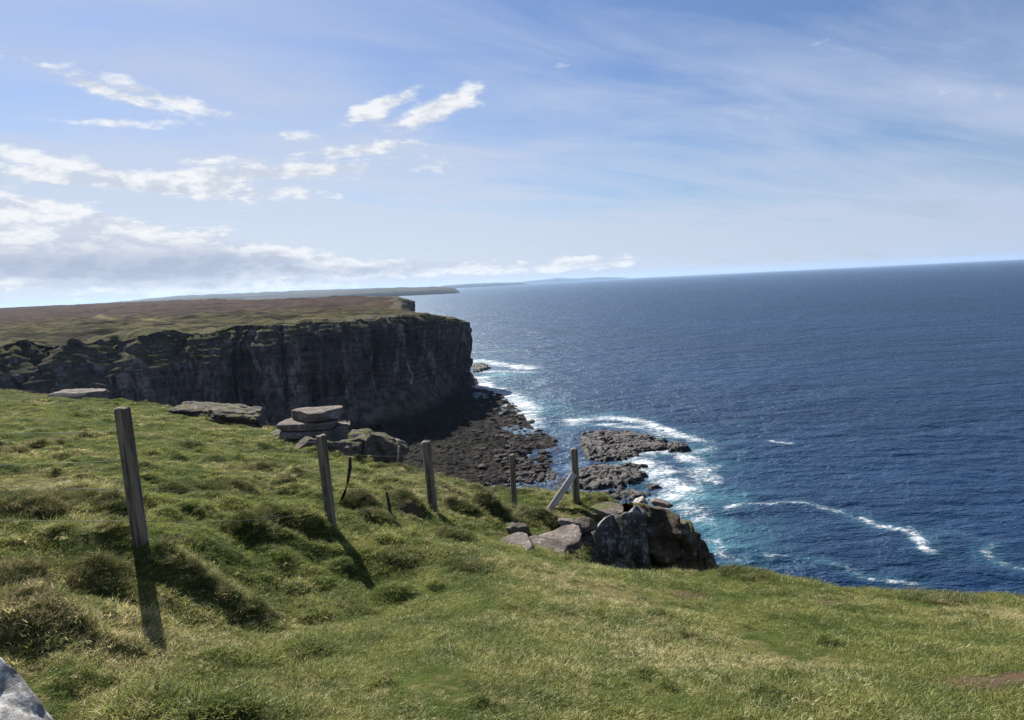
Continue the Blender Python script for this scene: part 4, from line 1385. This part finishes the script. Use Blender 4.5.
# clouds: blobs (photo x, y, half width, half height px, tilt deg, weight) in azimuth / elevation
ae = g.n('ShaderNodeCombineXYZ', X=AZ, Y=EL, Z=0.0).outputs[0]
BLOBS = [
    (130, 262, 160, 26, -2, 1.25), (15, 236, 80, 26, -10, 1.25), (110, 246, 80, 24, -10, 1.25), (200, 258, 80, 18, -10, 1.0), (260, 268, 80, 14, -6, 0.9), (400, 269, 150, 10, 2, 0.82), (540, 266, 90, 9, 2, 0.72), (0, 275, 120, 14, 0, 0.6),
    (170, 186, 140, 9, -1, 0.76), (270, 173, 140, 8, 6, 0.76), (360, 150, 70, 6, 8, 0.62), (30, 155, 60, 9, -10, 0.55), (90, 172, 70, 10, -10, 0.6),
    (110, 92, 50, 7, -12, 0.60), (170, 99, 55, 7, -10, 0.62), (140, 124, 60, 6, 4, 0.54), (300, 136, 20, 5, 0, 0.45), (230, 160, 60, 5, 6, 0.45), (378, 108, 40, 8, 24, 0.70), (438, 110, 38, 11, 24, 0.80), (415, 167, 26, 6, 0, 0.45),
    (620, 20, 12, 6, 20, 0.36), (598, 40, 10, 4, 10, 0.32), (560, 66, 16, 4, 0, 0.36),
]
env = None
for (bx_, by_, hw, hh_, tl_, wt) in BLOBS:
    a0, e0 = azel(bx_, by_)
    mp = g.n('ShaderNodeMapping', dict(vector_type='TEXTURE'), Vector=ae, Location=(a0, e0, 0), Rotation=(0, 0, math.radians(tl_ - 2.78)), Scale=(hw / F / 0.8367, hh_ / F / 0.8367, 1))
    b = g.m('MULTIPLY', g.m('EXPONENT', g.m('MULTIPLY', g.vm('DOT_PRODUCT', mp.outputs[0], mp.outputs[0]), -1.0)), wt)
    env = b if env is None else g.m('MAXIMUM', env, b)
cp = g.n('ShaderNodeCombineXYZ', X=AZ, Y=g.m('MULTIPLY', EL, 2.5), Z=0.0).outputs[0]


def puff(off):
    q_ = g.vm('ADD', cp, off)
    return g.m('ADD', g.m('MULTIPLY', g.noise(q_, 9.0, 5, 0.62, 0.2), 0.68), g.m('MULTIPLY', g.noise(q_, 38.0, 4, 0.60, 0.1), 0.32))


n0 = puff((4.0, 2.0, 0.0))
n1 = puff((4.0 - 0.018, 2.0 + 0.035, 0.0))
dens = g.m('ADD', env, g.m('MULTIPLY', g.m('SUBTRACT', n0, 0.5), 2.1))
mask = g.ss(dens, g.m('ADD', 0.26, g.m('MULTIPLY', g.ss(EL, 0.14, 0.10), 0.08)), g.m('SUBTRACT', 0.66, g.m('MULTIPLY', g.ss(EL, 0.14, 0.10), 0.12)))
core = g.ss(dens, 0.60, 1.0)
lit = g.ss(g.m('SUBTRACT', n0, n1), -0.10, 0.10)
# bellies of the low bank are greyer
belly = g.m('MULTIPLY', g.ss(EL, 0.086, 0.048), core)
cc = g.mix(lit, (6.7 * CS, 7.3 * CS, 8.4 * CS), (10.4 * CS, 10.5 * CS, 10.6 * CS))
cc = g.mix(g.m('MULTIPLY', belly, 0.72), cc, (3.7 * CS, 4.4 * CS, 6.1 * CS))
colr = g.mix(g.m('MULTIPLY', mask, 0.92), colr, cc)
bg = g.n('ShaderNodeBackground', Color=colr, Strength=0.0415)
wo = g.n('ShaderNodeOutputWorld')
g.t.links.new(bg.outputs[0], wo.inputs[0])

# ------------------------------------------------------------------ render settings
scene.view_settings.view_transform = 'Standard'
scene.view_settings.look = 'None'
scene.view_settings.gamma = 1.0
scene.view_settings.exposure = 1.12
scene.view_settings.use_curve_mapping = False
scene.render.engine = 'CYCLES'
cy = scene.cycles
cy.max_bounces = 5
cy.diffuse_bounces = 2
cy.glossy_bounces = 1
cy.transmission_bounces = 3
cy.volume_bounces = 0
cy.use_denoising = True
cy.denoising_prefilter = 'NONE'
cy.use_adaptive_sampling = True
cy.adaptive_threshold = 0.02
cy.sample_clamp_indirect = 3.0
cy.sample_clamp_direct = 6.0
